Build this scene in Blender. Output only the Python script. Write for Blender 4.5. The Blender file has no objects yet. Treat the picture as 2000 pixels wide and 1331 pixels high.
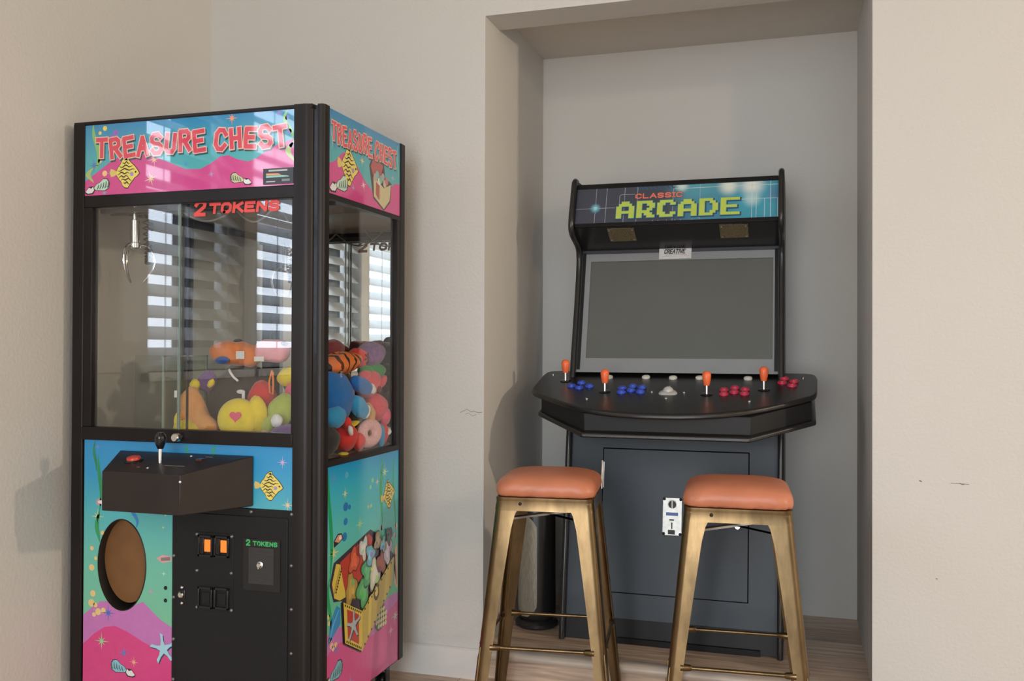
import bpy, bmesh, math, random
from mathutils import Vector, Matrix
random.seed(7)
PI = math.pi
S = bpy.context.scene
COL = S.collection

# ---------------------------------------------------------------- camera
cam_d = bpy.data.cameras.new('camera'); cam = bpy.data.objects.new('camera', cam_d); COL.objects.link(cam)
f_px, yaw, pitch, roll, H = 1813.6, .2988, .0082, .0036, 1.1277
cam_d.sensor_width = 36; cam_d.lens = 36*f_px/2000
r = Vector((math.cos(yaw), math.sin(yaw), 0)); fw = Vector((-math.sin(yaw), math.cos(yaw), 0)); up = Vector((0, 0, 1))
F = fw*math.cos(pitch)+up*math.sin(pitch); U = up*math.cos(pitch)-fw*math.sin(pitch)
R3 = r*math.cos(roll)+U*math.sin(roll); U3 = U*math.cos(roll)-r*math.sin(roll)
M = Matrix((R3, U3, -F)).transposed().to_4x4(); M.translation = Vector((0, -3, H))
cam.matrix_world = M
cam_d.clip_start = .05
S.camera = cam

# ---------------------------------------------------------------- view, world, lights
S.view_settings.view_transform = 'Standard'; S.view_settings.look = 'None'
S.view_settings.gamma = 1; S.view_settings.use_curve_mapping = False
S.view_settings.exposure = -0.15
S.cycles.use_denoising = True
S.cycles.max_bounces = 10; S.cycles.transparent_max_bounces = 16
S.cycles.caustics_reflective = False; S.cycles.caustics_refractive = False
S.cycles.sample_clamp_indirect = 6

SKY_OUT = 7.5      # bright overcast daylight seen through the windows of the left wall
AMB = .56          # rest of the big room
w = bpy.data.worlds.new('world'); S.world = w; w.use_nodes = True
nt = w.node_tree; nt.nodes.clear()
wo = nt.nodes.new('ShaderNodeOutputWorld'); bg = nt.nodes.new('ShaderNodeBackground')
tc = nt.nodes.new('ShaderNodeTexCoord'); sx = nt.nodes.new('ShaderNodeSeparateXYZ')
nt.links.new(tc.outputs['Generated'], sx.inputs[0])
def wmath(op, a, b, clamp=False):
    n = nt.nodes.new('ShaderNodeMath'); n.operation = op; n.use_clamp = clamp
    for i, q in enumerate((a, b)):
        if isinstance(q, (int, float)): n.inputs[i].default_value = q
        else: nt.links.new(q, n.inputs[i])
    return n.outputs[0]
def wmap(v, a, b):
    n = nt.nodes.new('ShaderNodeMapRange'); n.clamp = True
    n.inputs[1].default_value = a; n.inputs[2].default_value = b
    nt.links.new(v, n.inputs[0]); return n.outputs[0]
west = wmath('MULTIPLY', wmap(sx.outputs[0], -.40, -.46), wmap(sx.outputs[2], .5, .4))
mix = nt.nodes.new('ShaderNodeMix'); mix.data_type = 'RGBA'
nt.links.new(west, mix.inputs[0])
room = nt.nodes.new('ShaderNodeMix'); room.data_type = 'RGBA'       # fill glow added behind the camera to brighten walls and niche
nt.links.new(wmath('MULTIPLY', wmap(sx.outputs[1], -.45, -.95), wmath('MULTIPLY', wmap(sx.outputs[0], .55, .20), wmap(sx.outputs[0], -.28, -.02))), room.inputs[0])
room.inputs[6].default_value = (AMB*.80, AMB*.77, AMB*.73, 1); room.inputs[7].default_value = (AMB*5.1, AMB*5.65, AMB*6.15, 1)
east = nt.nodes.new('ShaderNodeMix'); east.data_type = 'RGBA'       # warm fill glow added on the right to lift the walls facing it
nt.links.new(wmap(sx.outputs[0], .66, .92), east.inputs[0]); nt.links.new(room.outputs[2], east.inputs[6])
east.inputs[7].default_value = (AMB*2.6, AMB*2.4, AMB*2.1, 1)
nt.links.new(east.outputs[2], mix.inputs[6])
mix.inputs[7].default_value = (SKY_OUT*.90, SKY_OUT*.97, SKY_OUT*1.08, 1)
nt.links.new(mix.outputs[2], bg.inputs[0]); nt.links.new(bg.outputs[0], wo.inputs[0])

def area(name, loc, target, size, power, col):
    d = bpy.data.lights.new(name, 'AREA'); d.shape = 'DISK'; d.size = size; d.energy = power; d.color = col
    o = bpy.data.objects.new(name, d); COL.objects.link(o); o.location = loc
    o.rotation_euler = (Vector(target)-Vector(loc)).to_track_quat('-Z', 'Y').to_euler()
    return o
area('hanging_lamp_warm', (3.3, -5.0, 2.85), (-.3, 0, 1.2), .22, 32, (1, .68, .40))
area('hanging_lamp_right', (4.1, -1.22, 2.15), (-1, -.3, 1.1), .12, 56, (1, .80, .58))
area('standing_lamp', (3.5, -5.5, 1.95), (-1, 0, .9), .42, 10, (1, .78, .55))
area('low_daylight', (-.5, -4.6, 1.05), (-.4, .7, .6), 1.5, 46, (1, .985, .95))  # soft fill added behind the camera to brighten the lower niche

# ---------------------------------------------------------------- materials
MATS = {}
def node_mat(name):
    m = bpy.data.materials.new(name); m.use_nodes = True
    nt = m.node_tree
    return m, nt, nt.nodes['Principled BSDF'], nt.nodes['Material Output']
def pm(name, col, rough=.5, metal=0., var=.06, vscale=14., bump=0., bscale=200., spec=.5, coat=0., sheen=0., stretch=None, trans=0.):
    key = name
    if key in MATS: return MATS[key]
    m, nt, p, o = node_mat(name)
    co = nt.nodes.new('ShaderNodeTexCoord'); src = co.outputs['Object']
    if stretch:
        mp = nt.nodes.new('ShaderNodeMapping'); mp.inputs['Scale'].default_value = stretch
        nt.links.new(src, mp.inputs[0]); src = mp.outputs[0]
    n = nt.nodes.new('ShaderNodeTexNoise'); n.inputs['Scale'].default_value = vscale; n.inputs['Detail'].default_value = 3
    nt.links.new(src, n.inputs['Vector'])
    mx = nt.nodes.new('ShaderNodeMix'); mx.data_type = 'RGBA'
    mx.inputs[6].default_value = tuple(min(1, c*(1-var*2)) for c in col)+(1,)
    mx.inputs[7].default_value = tuple(min(1, c*(1+var*2)) for c in col)+(1,)
    nt.links.new(n.outputs[0], mx.inputs[0]); nt.links.new(mx.outputs[2], p.inputs['Base Color'])
    p.inputs['Roughness'].default_value = rough; p.inputs['Metallic'].default_value = metal
    p.inputs['Specular IOR Level'].default_value = spec
    p.inputs['Coat Weight'].default_value = coat; p.inputs['Coat Roughness'].default_value = .03
    p.inputs['Sheen Weight'].default_value = sheen
    if bump:
        n2 = nt.nodes.new('ShaderNodeTexNoise'); n2.inputs['Scale'].default_value = bscale; n2.inputs['Detail'].default_value = 3
        nt.links.new(src, n2.inputs['Vector'])
        b = nt.nodes.new('ShaderNodeBump'); b.inputs['Strength'].default_value = bump; b.inputs['Distance'].default_value = .002
        nt.links.new(n2.outputs[0], b.inputs['Height']); nt.links.new(b.outputs[0], p.inputs['Normal'])
    MATS[key] = m
    return m
def glass_mat(name, tint=(1, 1, 1), ior=1.5):
    m = bpy.data.materials.new(name); m.use_nodes = True; nt = m.node_tree; nt.nodes.clear()
    o = nt.nodes.new('ShaderNodeOutputMaterial'); t = nt.nodes.new('ShaderNodeBsdfTransparent'); t.inputs[0].default_value = tint+(1,)
    g = nt.nodes.new('ShaderNodeBsdfGlossy'); g.inputs['Roughness'].default_value = .004
    lw = nt.nodes.new('ShaderNodeLayerWeight'); lw.inputs[0].default_value = .5      # Schlick, the same from both sides
    po = nt.nodes.new('ShaderNodeMath'); po.operation = 'POWER'; po.inputs[1].default_value = 5; nt.links.new(lw.outputs['Facing'], po.inputs[0])
    r0 = ((ior-1)/(ior+1))**2
    fr = nt.nodes.new('ShaderNodeMath'); fr.operation = 'MULTIPLY_ADD'; fr.inputs[1].default_value = 1-r0; fr.inputs[2].default_value = r0; nt.links.new(po.outputs[0], fr.inputs[0])
    mx = nt.nodes.new('ShaderNodeMixShader')
    nt.links.new(fr.outputs[0], mx.inputs[0]); nt.links.new(t.outputs[0], mx.inputs[1]); nt.links.new(g.outputs[0], mx.inputs[2])
    nt.links.new(mx.outputs[0], o.inputs[0]); return m

wall_m = pm('wall_paint', (.61, .605, .585), .85, var=.012, vscale=2, bump=.6, bscale=95, spec=.25)
ceil_m = pm('ceiling_paint', (.62, .59, .54), .9, var=.01, bump=.3, bscale=95, spec=.2)
base_m = pm('baseboard_paint', (.66, .65, .64), .45, var=.01)
def floor_material():
    m, nt, p, o = node_mat('laminate_planks')
    co = nt.nodes.new('ShaderNodeTexCoord')
    br = nt.nodes.new('ShaderNodeTexBrick'); br.inputs['Scale'].default_value = 1
    br.inputs['Brick Width'].default_value = 1.1; br.inputs['Row Height'].default_value = .15
    br.inputs['Mortar Size'].default_value = .0012; br.offset = .37
    br.inputs['Color1'].default_value = (.44, .33, .25, 1); br.inputs['Color2'].default_value = (.58, .47, .38, 1)
    br.inputs['Mortar'].default_value = (.12, .08, .06, 1)
    nt.links.new(co.outputs['Object'], br.inputs['Vector'])
    mp = nt.nodes.new('ShaderNodeMapping'); mp.inputs['Scale'].default_value = (2.2, 38, 38)
    nt.links.new(co.outputs['Object'], mp.inputs[0])
    n = nt.nodes.new('ShaderNodeTexNoise'); n.inputs['Scale'].default_value = 1.6; n.inputs['Detail'].default_value = 7; n.inputs['Distortion'].default_value = .6
    nt.links.new(mp.outputs[0], n.inputs['Vector'])
    cr = nt.nodes.new('ShaderNodeValToRGB'); cr.color_ramp.elements[0].position = .3; cr.color_ramp.elements[0].color = (.70, .67, .65, 1)
    cr.color_ramp.elements[1].position = .72; cr.color_ramp.elements[1].color = (1.5, 1.47, 1.44, 1)
    nt.links.new(n.outputs[0], cr.inputs[0])
    mx = nt.nodes.new('ShaderNodeMix'); mx.data_type = 'RGBA'; mx.blend_type = 'MULTIPLY'; mx.inputs[0].default_value = 1
    nt.links.new(br.outputs[0], mx.inputs[6]); nt.links.new(cr.outputs[0], mx.inputs[7])
    nt.links.new(mx.outputs[2], p.inputs['Base Color']); p.inputs['Roughness'].default_value = .38
    b = nt.nodes.new('ShaderNodeBump'); b.inputs['Strength'].default_value = .15; b.inputs['Distance'].default_value = .002
    nt.links.new(n.outputs[0], b.inputs['Height']); nt.links.new(b.outputs[0], p.inputs['Normal'])
    return m
floor_m = floor_material()

# ---------------------------------------------------------------- mesh builder
class MB:
    def __init__(s): s.v = []; s.f = []; s.mi = []
    def add(s, vs, fs, mi=0):
        b = len(s.v); s.v += [tuple(q) for q in vs]
        for q in fs: s.f.append([b+i for i in q]); s.mi.append(mi)
        return s
    def box(s, x0, x1, y0, y1, z0, z1, mi=0):
        return s.add([(x, y, z) for z in (z0, z1) for y in (y0, y1) for x in (x0, x1)],
              [(0, 2, 3, 1), (4, 5, 7, 6), (0, 1, 5, 4), (2, 6, 7, 3), (0, 4, 6, 2), (1, 3, 7, 5)], mi)
    def poly(s, pts, mi=0): return s.add(pts, [list(range(len(pts)))], mi)
    def prism(s, a, b, mi=0):            # two matching rings of points
        n = len(a)
        return s.add(list(a)+list(b), [list(range(n))[::-1], list(range(n, 2*n))]+[(i, (i+1) % n, n+(i+1) % n, n+i) for i in range(n)], mi)
    def rings(s, rs, caps=True, closed=True, mi=0):
        n = len(rs[0]); vs = [p for q in rs for p in q]; fs = []
        for k in range(len(rs)-1):
            for i in range(n if closed else n-1):
                j = (i+1) % n; fs.append((k*n+i, k*n+j, (k+1)*n+j, (k+1)*n+i))
        if caps: fs += [list(range(n))[::-1], [(len(rs)-1)*n+i for i in range(n)]]
        return s.add(vs, fs, mi)
    def tube(s, path, rad, n=10, mi=0, caps=True):
        path = [Vector(p) for p in path]; rs = []; up = Vector((0, 0, 1)); prev = None
        for i, p in enumerate(path):
            t = (path[min(i+1, len(path)-1)]-path[max(i-1, 0)]).normalized()
            if prev is None:
                a = t.cross(up)
                if a.length < .05: a = t.cross(Vector((1, 0, 0)))
                a.normalize()
            else:
                a = (prev-t*prev.dot(t)).normalized()
            prev = a; b = t.cross(a)
            rr = rad[i] if isinstance(rad, (list, tuple)) else rad
            rs.append([p+a*(rr*math.cos(2*PI*k/n))+b*(rr*math.sin(2*PI*k/n)) for k in range(n)])
        return s.rings(rs, caps=caps, mi=mi)
    def lathe(s, prof, c=(0, 0, 0), n=20, axis=(0, 0, 1), mi=0):
        q = Vector((0, 0, 1)).rotation_difference(Vector(axis)); c = Vector(c)
        return s.rings([[c+q @ Vector((max(r_, 1e-5)*math.cos(2*PI*k/n), max(r_, 1e-5)*math.sin(2*PI*k/n), z)) for k in range(n)] for r_, z in prof], mi=mi)
    def ell(s, c, rad, rot=(0, 0, 0), n=22, m=14, pw=1., mi=0, wob=0.):
        Rm = Matrix.Rotation(rot[2], 3, 'Z') @ Matrix.Rotation(rot[1], 3, 'Y') @ Matrix.Rotation(rot[0], 3, 'X'); c = Vector(c); rs = []
        ph = random.random()*6
        for i in range(m+1):
            th = PI*(.002+.996*i/m); ring = []
            for k in range(n):
                a = 2*PI*k/n
                d = [math.sin(th)*math.cos(a), math.sin(th)*math.sin(a), math.cos(th)]
                d = [math.copysign(abs(q)**pw, q) for q in d]
                wv = 1+wob*(math.sin(3*a+ph)*math.sin(2*th+ph)+.6*math.sin(5*th+2*a))
                ring.append(c+Rm @ Vector((d[0]*rad[0]*wv, d[1]*rad[1]*wv, d[2]*rad[2]*wv)))
            rs.append(ring)
        return s.rings(rs, mi=mi)
    def build(s, name, mat, parent=None, smooth=35, bevel=0., seg=2, subsurf=0, solid=0., local=False):
        off = Vector((0, 0, 0))
        if parent is not None and not local:
            q = parent
            while q is not None: off = off+q.location; q = q.parent
        me = bpy.data.meshes.new(name)
        me.from_pydata([tuple(Vector(p)-off) for p in s.v], [], s.f)
        for m_ in (mat if isinstance(mat, (list, tuple)) else [mat]): me.materials.append(m_)
        for i, p in enumerate(me.polygons): p.material_index = s.mi[i]
        bm = bmesh.new(); bm.from_mesh(me); bmesh.ops.recalc_face_normals(bm, faces=bm.faces); bm.to_mesh(me); bm.free()
        if smooth:
            me.shade_smooth(); me.set_sharp_from_angle(angle=math.radians(smooth))
        o = bpy.data.objects.new(name, me); COL.objects.link(o)
        if parent is not None: o.parent = parent
        if solid:
            md = o.modifiers.new('solid', 'SOLIDIFY'); md.thickness = solid; md.offset = 0
        if bevel:
            md = o.modifiers.new('bevel', 'BEVEL'); md.width = bevel; md.segments = seg; md.limit_method = 'ANGLE'; md.angle_limit = math.radians(40)
        if subsurf:
            md = o.modifiers.new('sub', 'SUBSURF'); md.levels = subsurf; md.render_levels = subsurf
        return o
def tag(o, label, cat, group=None):
    o['label'] = label; o['category'] = cat
    if group: o['group'] = group
    return o
def thing(name, label, cat, loc=(0, 0, 0), group=None):
    o = bpy.data.objects.new(name, None); o.empty_display_size = .1; COL.objects.link(o); o.location = loc
    return tag(o, label, cat, group)
def struct(o): o['kind'] = 'structure'; return o
def lab(o, text): o['label'] = text; return o
def circ(c, r_, n=24): return [(c[0]+r_*math.cos(2*PI*k/n), c[1]+r_*math.sin(2*PI*k/n)) for k in range(n)]
def oval(c, a, b, n=28): return [(c[0]+a*math.cos(2*PI*k/n), c[1]+b*math.sin(2*PI*k/n)) for k in range(n)]

# ---------------------------------------------------------------- the room
WX = -2.115                     # left wall plane
NX0, NX1, ND, NZ, STEP = -1.0235, .2145, .758, 2.3417, .1023
HZ, HT, RH = 2.265, .152, 3.0
struct(MB().box(WX, 4.2, -9.5, .06, -.08, 0).build('floor', floor_m, smooth=0))
struct(MB().box(WX, 4.2, -4.4, .06, RH, RH+.08).build('ceiling', ceil_m, smooth=0))
struct(MB().box(NX0, NX1, .02, ND, -.06, STEP).build('floor_niche', floor_m, smooth=0))
# nosing along the raised floor of the niche
b = MB(); pr = [(.05, .062), (.05, STEP-.003), (.02, STEP+.004), (-.012, STEP+.003), (-.022, STEP-.004), (-.024, STEP-.016), (-.018, STEP-.024), (.02, STEP-.026)]
b.prism([(NX0+.012, y, z) for y, z in pr], [(NX1-.003, y, z) for y, z in pr])
struct(b.build('trim_1', pm('nosing_wood', (.50, .43, .37), .4, var=.12, vscale=3, stretch=(2, 40, 40)), smooth=50))
b = MB()
b.box(WX, NX0, 0, .16, 0, RH); b.box(NX1, 4.2, 0, .16, 0, RH); b.box(NX0, NX1, 0, HT, HZ, RH)
struct(b.build('wall_back', wall_m))
struct(MB().box(NX0-.08, NX0, .16, ND+.06, 0, NZ+.05).build('wall_niche_left', wall_m))
struct(MB().box(NX1, NX1+.08, .16, ND+.06, 0, NZ+.05).build('wall_niche_right', wall_m))
struct(MB().box(NX0, NX1, ND, ND+.06, 0, NZ+.05).build('wall_niche_back', wall_m))
struct(MB().box(NX0, NX1, HT, ND, NZ, NZ+.05).build('ceiling_niche', ceil_m))
# left wall with its two windows
WZ0, WZ1 = 1.04, 2.3
wins = [(-1.65, -1.09), (-2.67, -1.74)]
b = MB(); ys = [.16, -1.09, -1.65, -1.74, -2.67, -9.5]
for i, (a, c) in enumerate(zip(ys[:-1], ys[1:])):
    if i in (1, 3):
        b.box(WX-.14, WX, c, a, 0, WZ0); b.box(WX-.14, WX, c, a, WZ1, 5.5)
    else: b.box(WX-.14, WX, c, a, 0, 5.5)
struct(b.build('wall_left', wall_m))
bb = [(0, 0), (0, .097), (-.006, .102), (-.012, .097), (-.014, .085), (-.014, 0)]
b = MB(); b.prism([(WX, y, z) for y, z in bb], [(NX0+.012, y, z) for y, z in bb]); b.box(NX0, NX0+.012, -.014, .03, 0, .098)
struct(b.build('baseboard_back', base_m, smooth=30))
b = MB(); b.prism([(NX1-.012, y, z) for y, z in bb], [(4.2, y, z) for y, z in bb])
struct(b.build('baseboard_right', base_m, smooth=30))
b = MB(); b.prism([(WX-y, -9.4, z) for y, z in bb], [(WX-y, -.001, z) for y, z in bb])
struct(b.build('baseboard_left', base_m, smooth=30))
# scuff marks on the walls
scuff = pm('scuff_grey', (.20, .18, .17), .8)
b = MB()
def wmark(pts, wd):
    for (x0, z0), (x1, z1) in zip(pts[:-1], pts[1:]):
        b.poly([(x0, -.0006, z0-wd), (x1, -.0006, z1-wd), (x1, -.0006, z1+wd), (x0, -.0006, z0+wd)])
wmark([(.455, .735), (.462, .731), (.468, .733)], .0012); wmark([(.345, .738), (.352, .735)], .002); wmark([(.43, .734), (.48, .733)], .0007)
wmark([(.39, .45), (.395, .449)], .0015)
wmark([(-1.11, .905), (-1.095, .912), (-1.085, .918), (-1.07, .909), (-1.06, .912), (-1.045, .906), (-1.03, .908)], .0008)
wmark([(-1.09, .90), (-1.08, .905), (-1.065, .895), (-1.05, .90)], .0006)
so = b.build('wall_scuffs', scuff, smooth=0); struct(so)
# windows: frame, glass, blind
frame_m = pm('window_frame_white', (.72, .72, .72), .4)
dark_post_m = pm('window_frame_dark', (.05, .06, .085), .4)
wglass = glass_mat('window_glass', (.96, .98, 1.), 1.45)
slat_m, snt, sp, so_ = node_mat('blind_slat_white')
stl = snt.nodes.new('ShaderNodeBsdfTranslucent'); stl.inputs[0].default_value = (.85, .88, .9, 1)
smx = snt.nodes.new('ShaderNodeMixShader'); smx.inputs[0].default_value = .50
sno = snt.nodes.new('ShaderNodeTexNoise'); sno.inputs['Scale'].default_value = 30
sra = snt.nodes.new('ShaderNodeValToRGB'); sra.color_ramp.elements[0].color = (.76, .78, .79, 1); sra.color_ramp.elements[1].color = (.84, .85, .86, 1)
snt.links.new(sno.outputs[0], sra.inputs[0]); snt.links.new(sra.outputs[0], sp.inputs['Base Color'])
snt.links.new(sp.outputs[0], smx.inputs[1]); snt.links.new(stl.outputs[0], smx.inputs[2]); snt.links.new(smx.outputs[0], so_.inputs[0])
for i, (y0, y1) in enumerate(wins):
    wn = bpy.data.objects.new('window_%d' % (i+1), None); COL.objects.link(wn); wn.location = (WX-.1, (y0+y1)/2, WZ0); struct(wn)
    b = MB(); x0, x1 = WX-.12, WX-.08
    for a, c, z0, z1 in ((y0, y0+.04, WZ0, WZ1), (y1-.04, y1, WZ0, WZ1), (y0, y1, WZ0, WZ0+.04), (y0, y1, WZ1-.04, WZ1), (y0, y1, 1.66, 1.69)):
        b.box(x0, x1, a, c, z0, z1)
    b.build('window_frame', frame_m, wn, smooth=0)
    m0 = (-1.55, -1.385) if i == 0 else (-2.40, -2.35)
    MB().box(x0-.01, x1+.01, m0[0], m0[1], WZ0+.04, WZ1-.04).build('window_mullion', dark_post_m, wn, smooth=0)  # dark post added behind the blind for the dark band mirrored in the glass
    MB().box(WX-.101, WX-.098, y0+.03, y1-.03, WZ0+.03, WZ1-.03).build('window_pane', wglass, wn, smooth=0)
    MB().box(WX-.08, WX+.03, y0-.03, y1+.03, WZ0-.03, WZ0).build('window_sill', frame_m, wn, smooth=0)
    bl = thing('window_blind', ('white slatted blind in the window nearest the claw machine, seen as a reflection', 'white slatted blind in the wider second window along the left wall, seen as a reflection')[i], 'blind', (WX-.03, (y0+y1)/2, WZ0+.01), 'white horizontal blinds')
    b = MB(); t = math.radians(43); hw = .033
    z = WZ0+.06
    while z < WZ1-.08:
        dx, dz = hw*math.cos(t), hw*math.sin(t); xm = WX-.04
        b.prism([(xm-dx, y0+.005, z+dz), (xm+dx, y0+.005, z-dz), (xm+dx, y0+.005, z-dz+.003), (xm-dx, y0+.005, z+dz+.003)],
                [(xm-dx, y1-.005, z+dz), (xm+dx, y1-.005, z-dz), (xm+dx, y1-.005, z-dz+.003), (xm-dx, y1-.005, z+dz+.003)])
        z += .075
    b.build('slats', slat_m, bl, smooth=0)
    MB().box(WX-.075, WX-.01, y0+.003, y1-.003, WZ1-.07, WZ1-.004).build('headrail', slat_m, bl, smooth=0)
    MB().box(WX-.07, WX-.012, y0+.005, y1-.005, WZ0+.004, WZ0+.022).build('bottom_rail', slat_m, bl, smooth=0)
    b = MB()
    for q in (.18, .82): b.tube([(WX-.008, y0+(y1-y0)*q, WZ0+.01), (WX-.008, y0+(y1-y0)*q, WZ1-.01)], .002, 6)
    b.build('cord', slat_m, bl)

# ---------------------------------------------------------------- stroke lettering
GL = {
 'T': [[(0, 1), (1, 1)], [(.5, 1), (.5, 0)]],
 'R': [[(.05, 0), (.05, 1), (.7, 1), (.92, .86), (.92, .64), (.7, .5), (.05, .5)], [(.45, .5), (.98, 0)]],
 'E': [[(.92, 1), (.05, 1), (.05, 0), (.95, 0)], [(.05, .52), (.75, .52)]],
 'A': [[(0, 0), (.5, 1), (1, 0)], [(.22, .36), (.78, .36)]],
 'S': [[(.92, .84), (.7, 1), (.25, 1), (.06, .84), (.06, .66), (.25, .53), (.72, .47), (.94, .33), (.94, .16), (.72, 0), (.25, 0), (.05, .16)]],
 'U': [[(.05, 1), (.05, .2), (.25, 0), (.75, 0), (.95, .2), (.95, 1)]],
 'C': [[(.95, .8), (.7, 1), (.3, 1), (.05, .78), (.05, .22), (.3, 0), (.7, 0), (.95, .2)]],
 'H': [[(.05, 1), (.05, 0)], [(.95, 1), (.95, 0)], [(.05, .5), (.95, .5)]],
 'O': [[(.3, 0), (.05, .22), (.05, .78), (.3, 1), (.7, 1), (.95, .78), (.95, .22), (.7, 0), (.3, 0)]],
 'K': [[(.05, 1), (.05, 0)], [(.9, 1), (.08, .45)], [(.35, .62), (.98, 0)]],
 'N': [[(.05, 0), (.05, 1), (.95, 0), (.95, 1)]],
 '2': [[(.05, .76), (.25, 1), (.72, 1), (.94, .8), (.9, .6), (.05, 0), (.98, 0)]],
 'L': [[(.05, 1), (.05, 0), (.9, 0)]],
 'I': [[(.5, 1), (.5, 0)]],
 'V': [[(0, 1), (.5, 0), (1, 1)]],
 'D': [[(.05, 0), (.05, 1), (.6, 1), (.95, .7), (.95, .3), (.6, 0), (.05, 0)]],
}
def stroke_polys(path, h):
    out = []
    for i, ((x0, y0), (x1, y1)) in enumerate(zip(path[:-1], path[1:])):
        L = math.hypot(x1-x0, y1-y0)
        if L < 1e-9: continue
        ux, uy = (x1-x0)/L, (y1-y0)/L; nx, ny = -uy, ux
        e0 = h if i == 0 else h*.62; e1 = h if i == len(path)-2 else h*.62
        out.append([(x0-ux*e0+nx*h, y0-uy*e0+ny*h), (x1+ux*e1+nx*h, y1+uy*e1+ny*h), (x1+ux*e1-nx*h, y1+uy*e1-ny*h), (x0-ux*e0-nx*h, y0-uy*e0-ny*h)])
    return out
def text_polys(txt, x, y, w_, h_, gap, stroke, wob=0., shear=0., space=.6, seed=3):
    """list of quads for a line of block letters starting at x,y (left, baseline)"""
    rnd = random.Random(seed); out = []
    for ch in txt:
        if ch == ' ': x += w_*space; continue
        ww = w_*(.35 if ch == 'I' else 1)
        a = rnd.uniform(-wob, wob); dy = rnd.uniform(-wob, wob)*h_*.5; sc = 1+rnd.uniform(-wob, wob)*.6
        for path in GL[ch]:
            pp = []
            for (u, v) in path:
                px, py = (u-.5)*ww*sc, (v-.5)*h_*sc
                px, py = px*math.cos(a)-py*math.sin(a)+shear*py, px*math.sin(a)+py*math.cos(a)
                pp.append((x+ww/2+px, y+h_/2+dy+py))
            out += stroke_polys(pp, stroke)
        x += ww+gap
    return out

# printed artwork: flat layers on a surface, drawn through a mapping (u, v, layer) -> point
INK = {}
def ink(col, rough=.12):
    k = (tuple(round(c, 3) for c in col), rough)
    if k not in INK:
        INK[k] = pm('printed_ink_%d' % len(INK), col, rough, var=.04, vscale=60, spec=.9)
    return INK[k]
class Art:
    def __init__(s, mp, parent, rough=.12): s.mp = mp; s.p = parent; s.rough = rough; s.n = 1
    def draw(s, name, items, label=None, layers=True, each=True):
        """items: (polygon, colour) back to front"""
        if not layers and len(items) > 1 and each:      # motifs of one kind, each a piece of its own
            for it in items: s.draw(name, [it], label, True, False)
            return
        b = MB(); mats = []
        for i, (pl, col) in enumerate(items):
            m_ = ink(col, s.rough)
            if m_ not in mats: mats.append(m_)
            lay = s.n+(i if layers else 0)
            if pl and isinstance(pl[0][0], (list, tuple)):
                for j, q in enumerate(pl): b.poly([s.mp(u, v, lay+.09*(j % 8)) for u, v in q], mats.index(m_))
            else: b.poly([s.mp(u, v, lay+(0 if layers else .09*(i % 9))) for u, v in pl], mats.index(m_))
        o = b.build(name, mats, s.p, smooth=0)
        if label: o['label'] = label
        return o
def star(c, R_, k=8, inner=.22, rot=.2):
    return [(c[0]+(R_ if i % 2 == 0 else R_*inner)*(1 if (i//2) % 2 == 0 or i % 2 else .62)*math.cos(rot+PI*i/k), c[1]+(R_ if i % 2 == 0 else R_*inner)*(1 if (i//2) % 2 == 0 or i % 2 else .62)*math.sin(rot+PI*i/k)) for i in range(2*k)]
def ribbon(pts, wd):
    L, R_ = [], []
    for i, (x, y) in enumerate(pts):
        a = pts[max(i-1, 0)]; c = pts[min(i+1, len(pts)-1)]; l = math.hypot(c[0]-a[0], c[1]-a[1]) or 1
        nx, ny = -(c[1]-a[1])/l, (c[0]-a[0])/l; k = wd*math.sin(PI*(i+.6)/(len(pts)+.2))
        L.append((x+nx*k, y+ny*k)); R_.append((x-nx*k, y-ny*k))
    return L+R_[::-1]
def weed(x, z0, z1, amp, wd, ph=0, n=14): return ribbon([(x+amp*math.sin(ph+5.2*i/n), z0+(z1-z0)*i/n) for i in range(n+1)], wd)
YEL, BLK, CREAM, TEALK = (.85, .70, .16), (.02, .02, .02), (.80, .72, .52), (.05, .25, .28)
def fish_art(c, w_, flip=1, angle=0.):
    def t(q): 
        x, y = q[0]*flip*w_, q[1]*w_
        return (c[0]+x*math.cos(angle)-y*math.sin(angle), c[1]+x*math.sin(angle)+y*math.cos(angle))
    body = [(-.30, .05), (-.24, .16), (-.16, .24), (-.10, .36), (.0, .43), (.10, .45), (.12, .36), (.22, .27), (.34, .17), (.44, .05), (.50, -.04), (.42, -.12), (.34, -.16), (.24, -.27), (.16, -.36), (.10, -.45), (.0, -.44), (-.08, -.38), (-.12, -.28), (-.22, -.18), (-.30, -.07)]
    tail = [(-.28, .03), (-.40, .10), (-.50, .13), (-.54, .02), (-.50, -.11), (-.40, -.10), (-.28, -.04)]
    it = [([t((x*1.06, y*1.06)) for x, y in body], BLK), ([t(q) for q in tail], (.75, .58, .18)), ([t(q) for q in body], YEL)]
    for k, (x0, x1, y0) in enumerate(((-.02, .10, .36), (-.10, .17, .26), (-.20, .27, .16), (-.26, .34, .06), (-.26, .16, -.04), (-.22, .14, -.14), (-.14, .24, -.23), (-.06, .16, -.33))):
        it.append((ribbon([t((x0+(x1-x0)*j/7, y0+.030*math.sin(1.7*j+k)+.03*math.sin(PI*j/7))) for j in range(8)], w_*.019), BLK))
    it += [(circ(t((.24, -.06)), w_*.06, 12), (.35, .33, .6)), (circ(t((.38, .0)), w_*.03, 10), BLK)]
    return it
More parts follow.
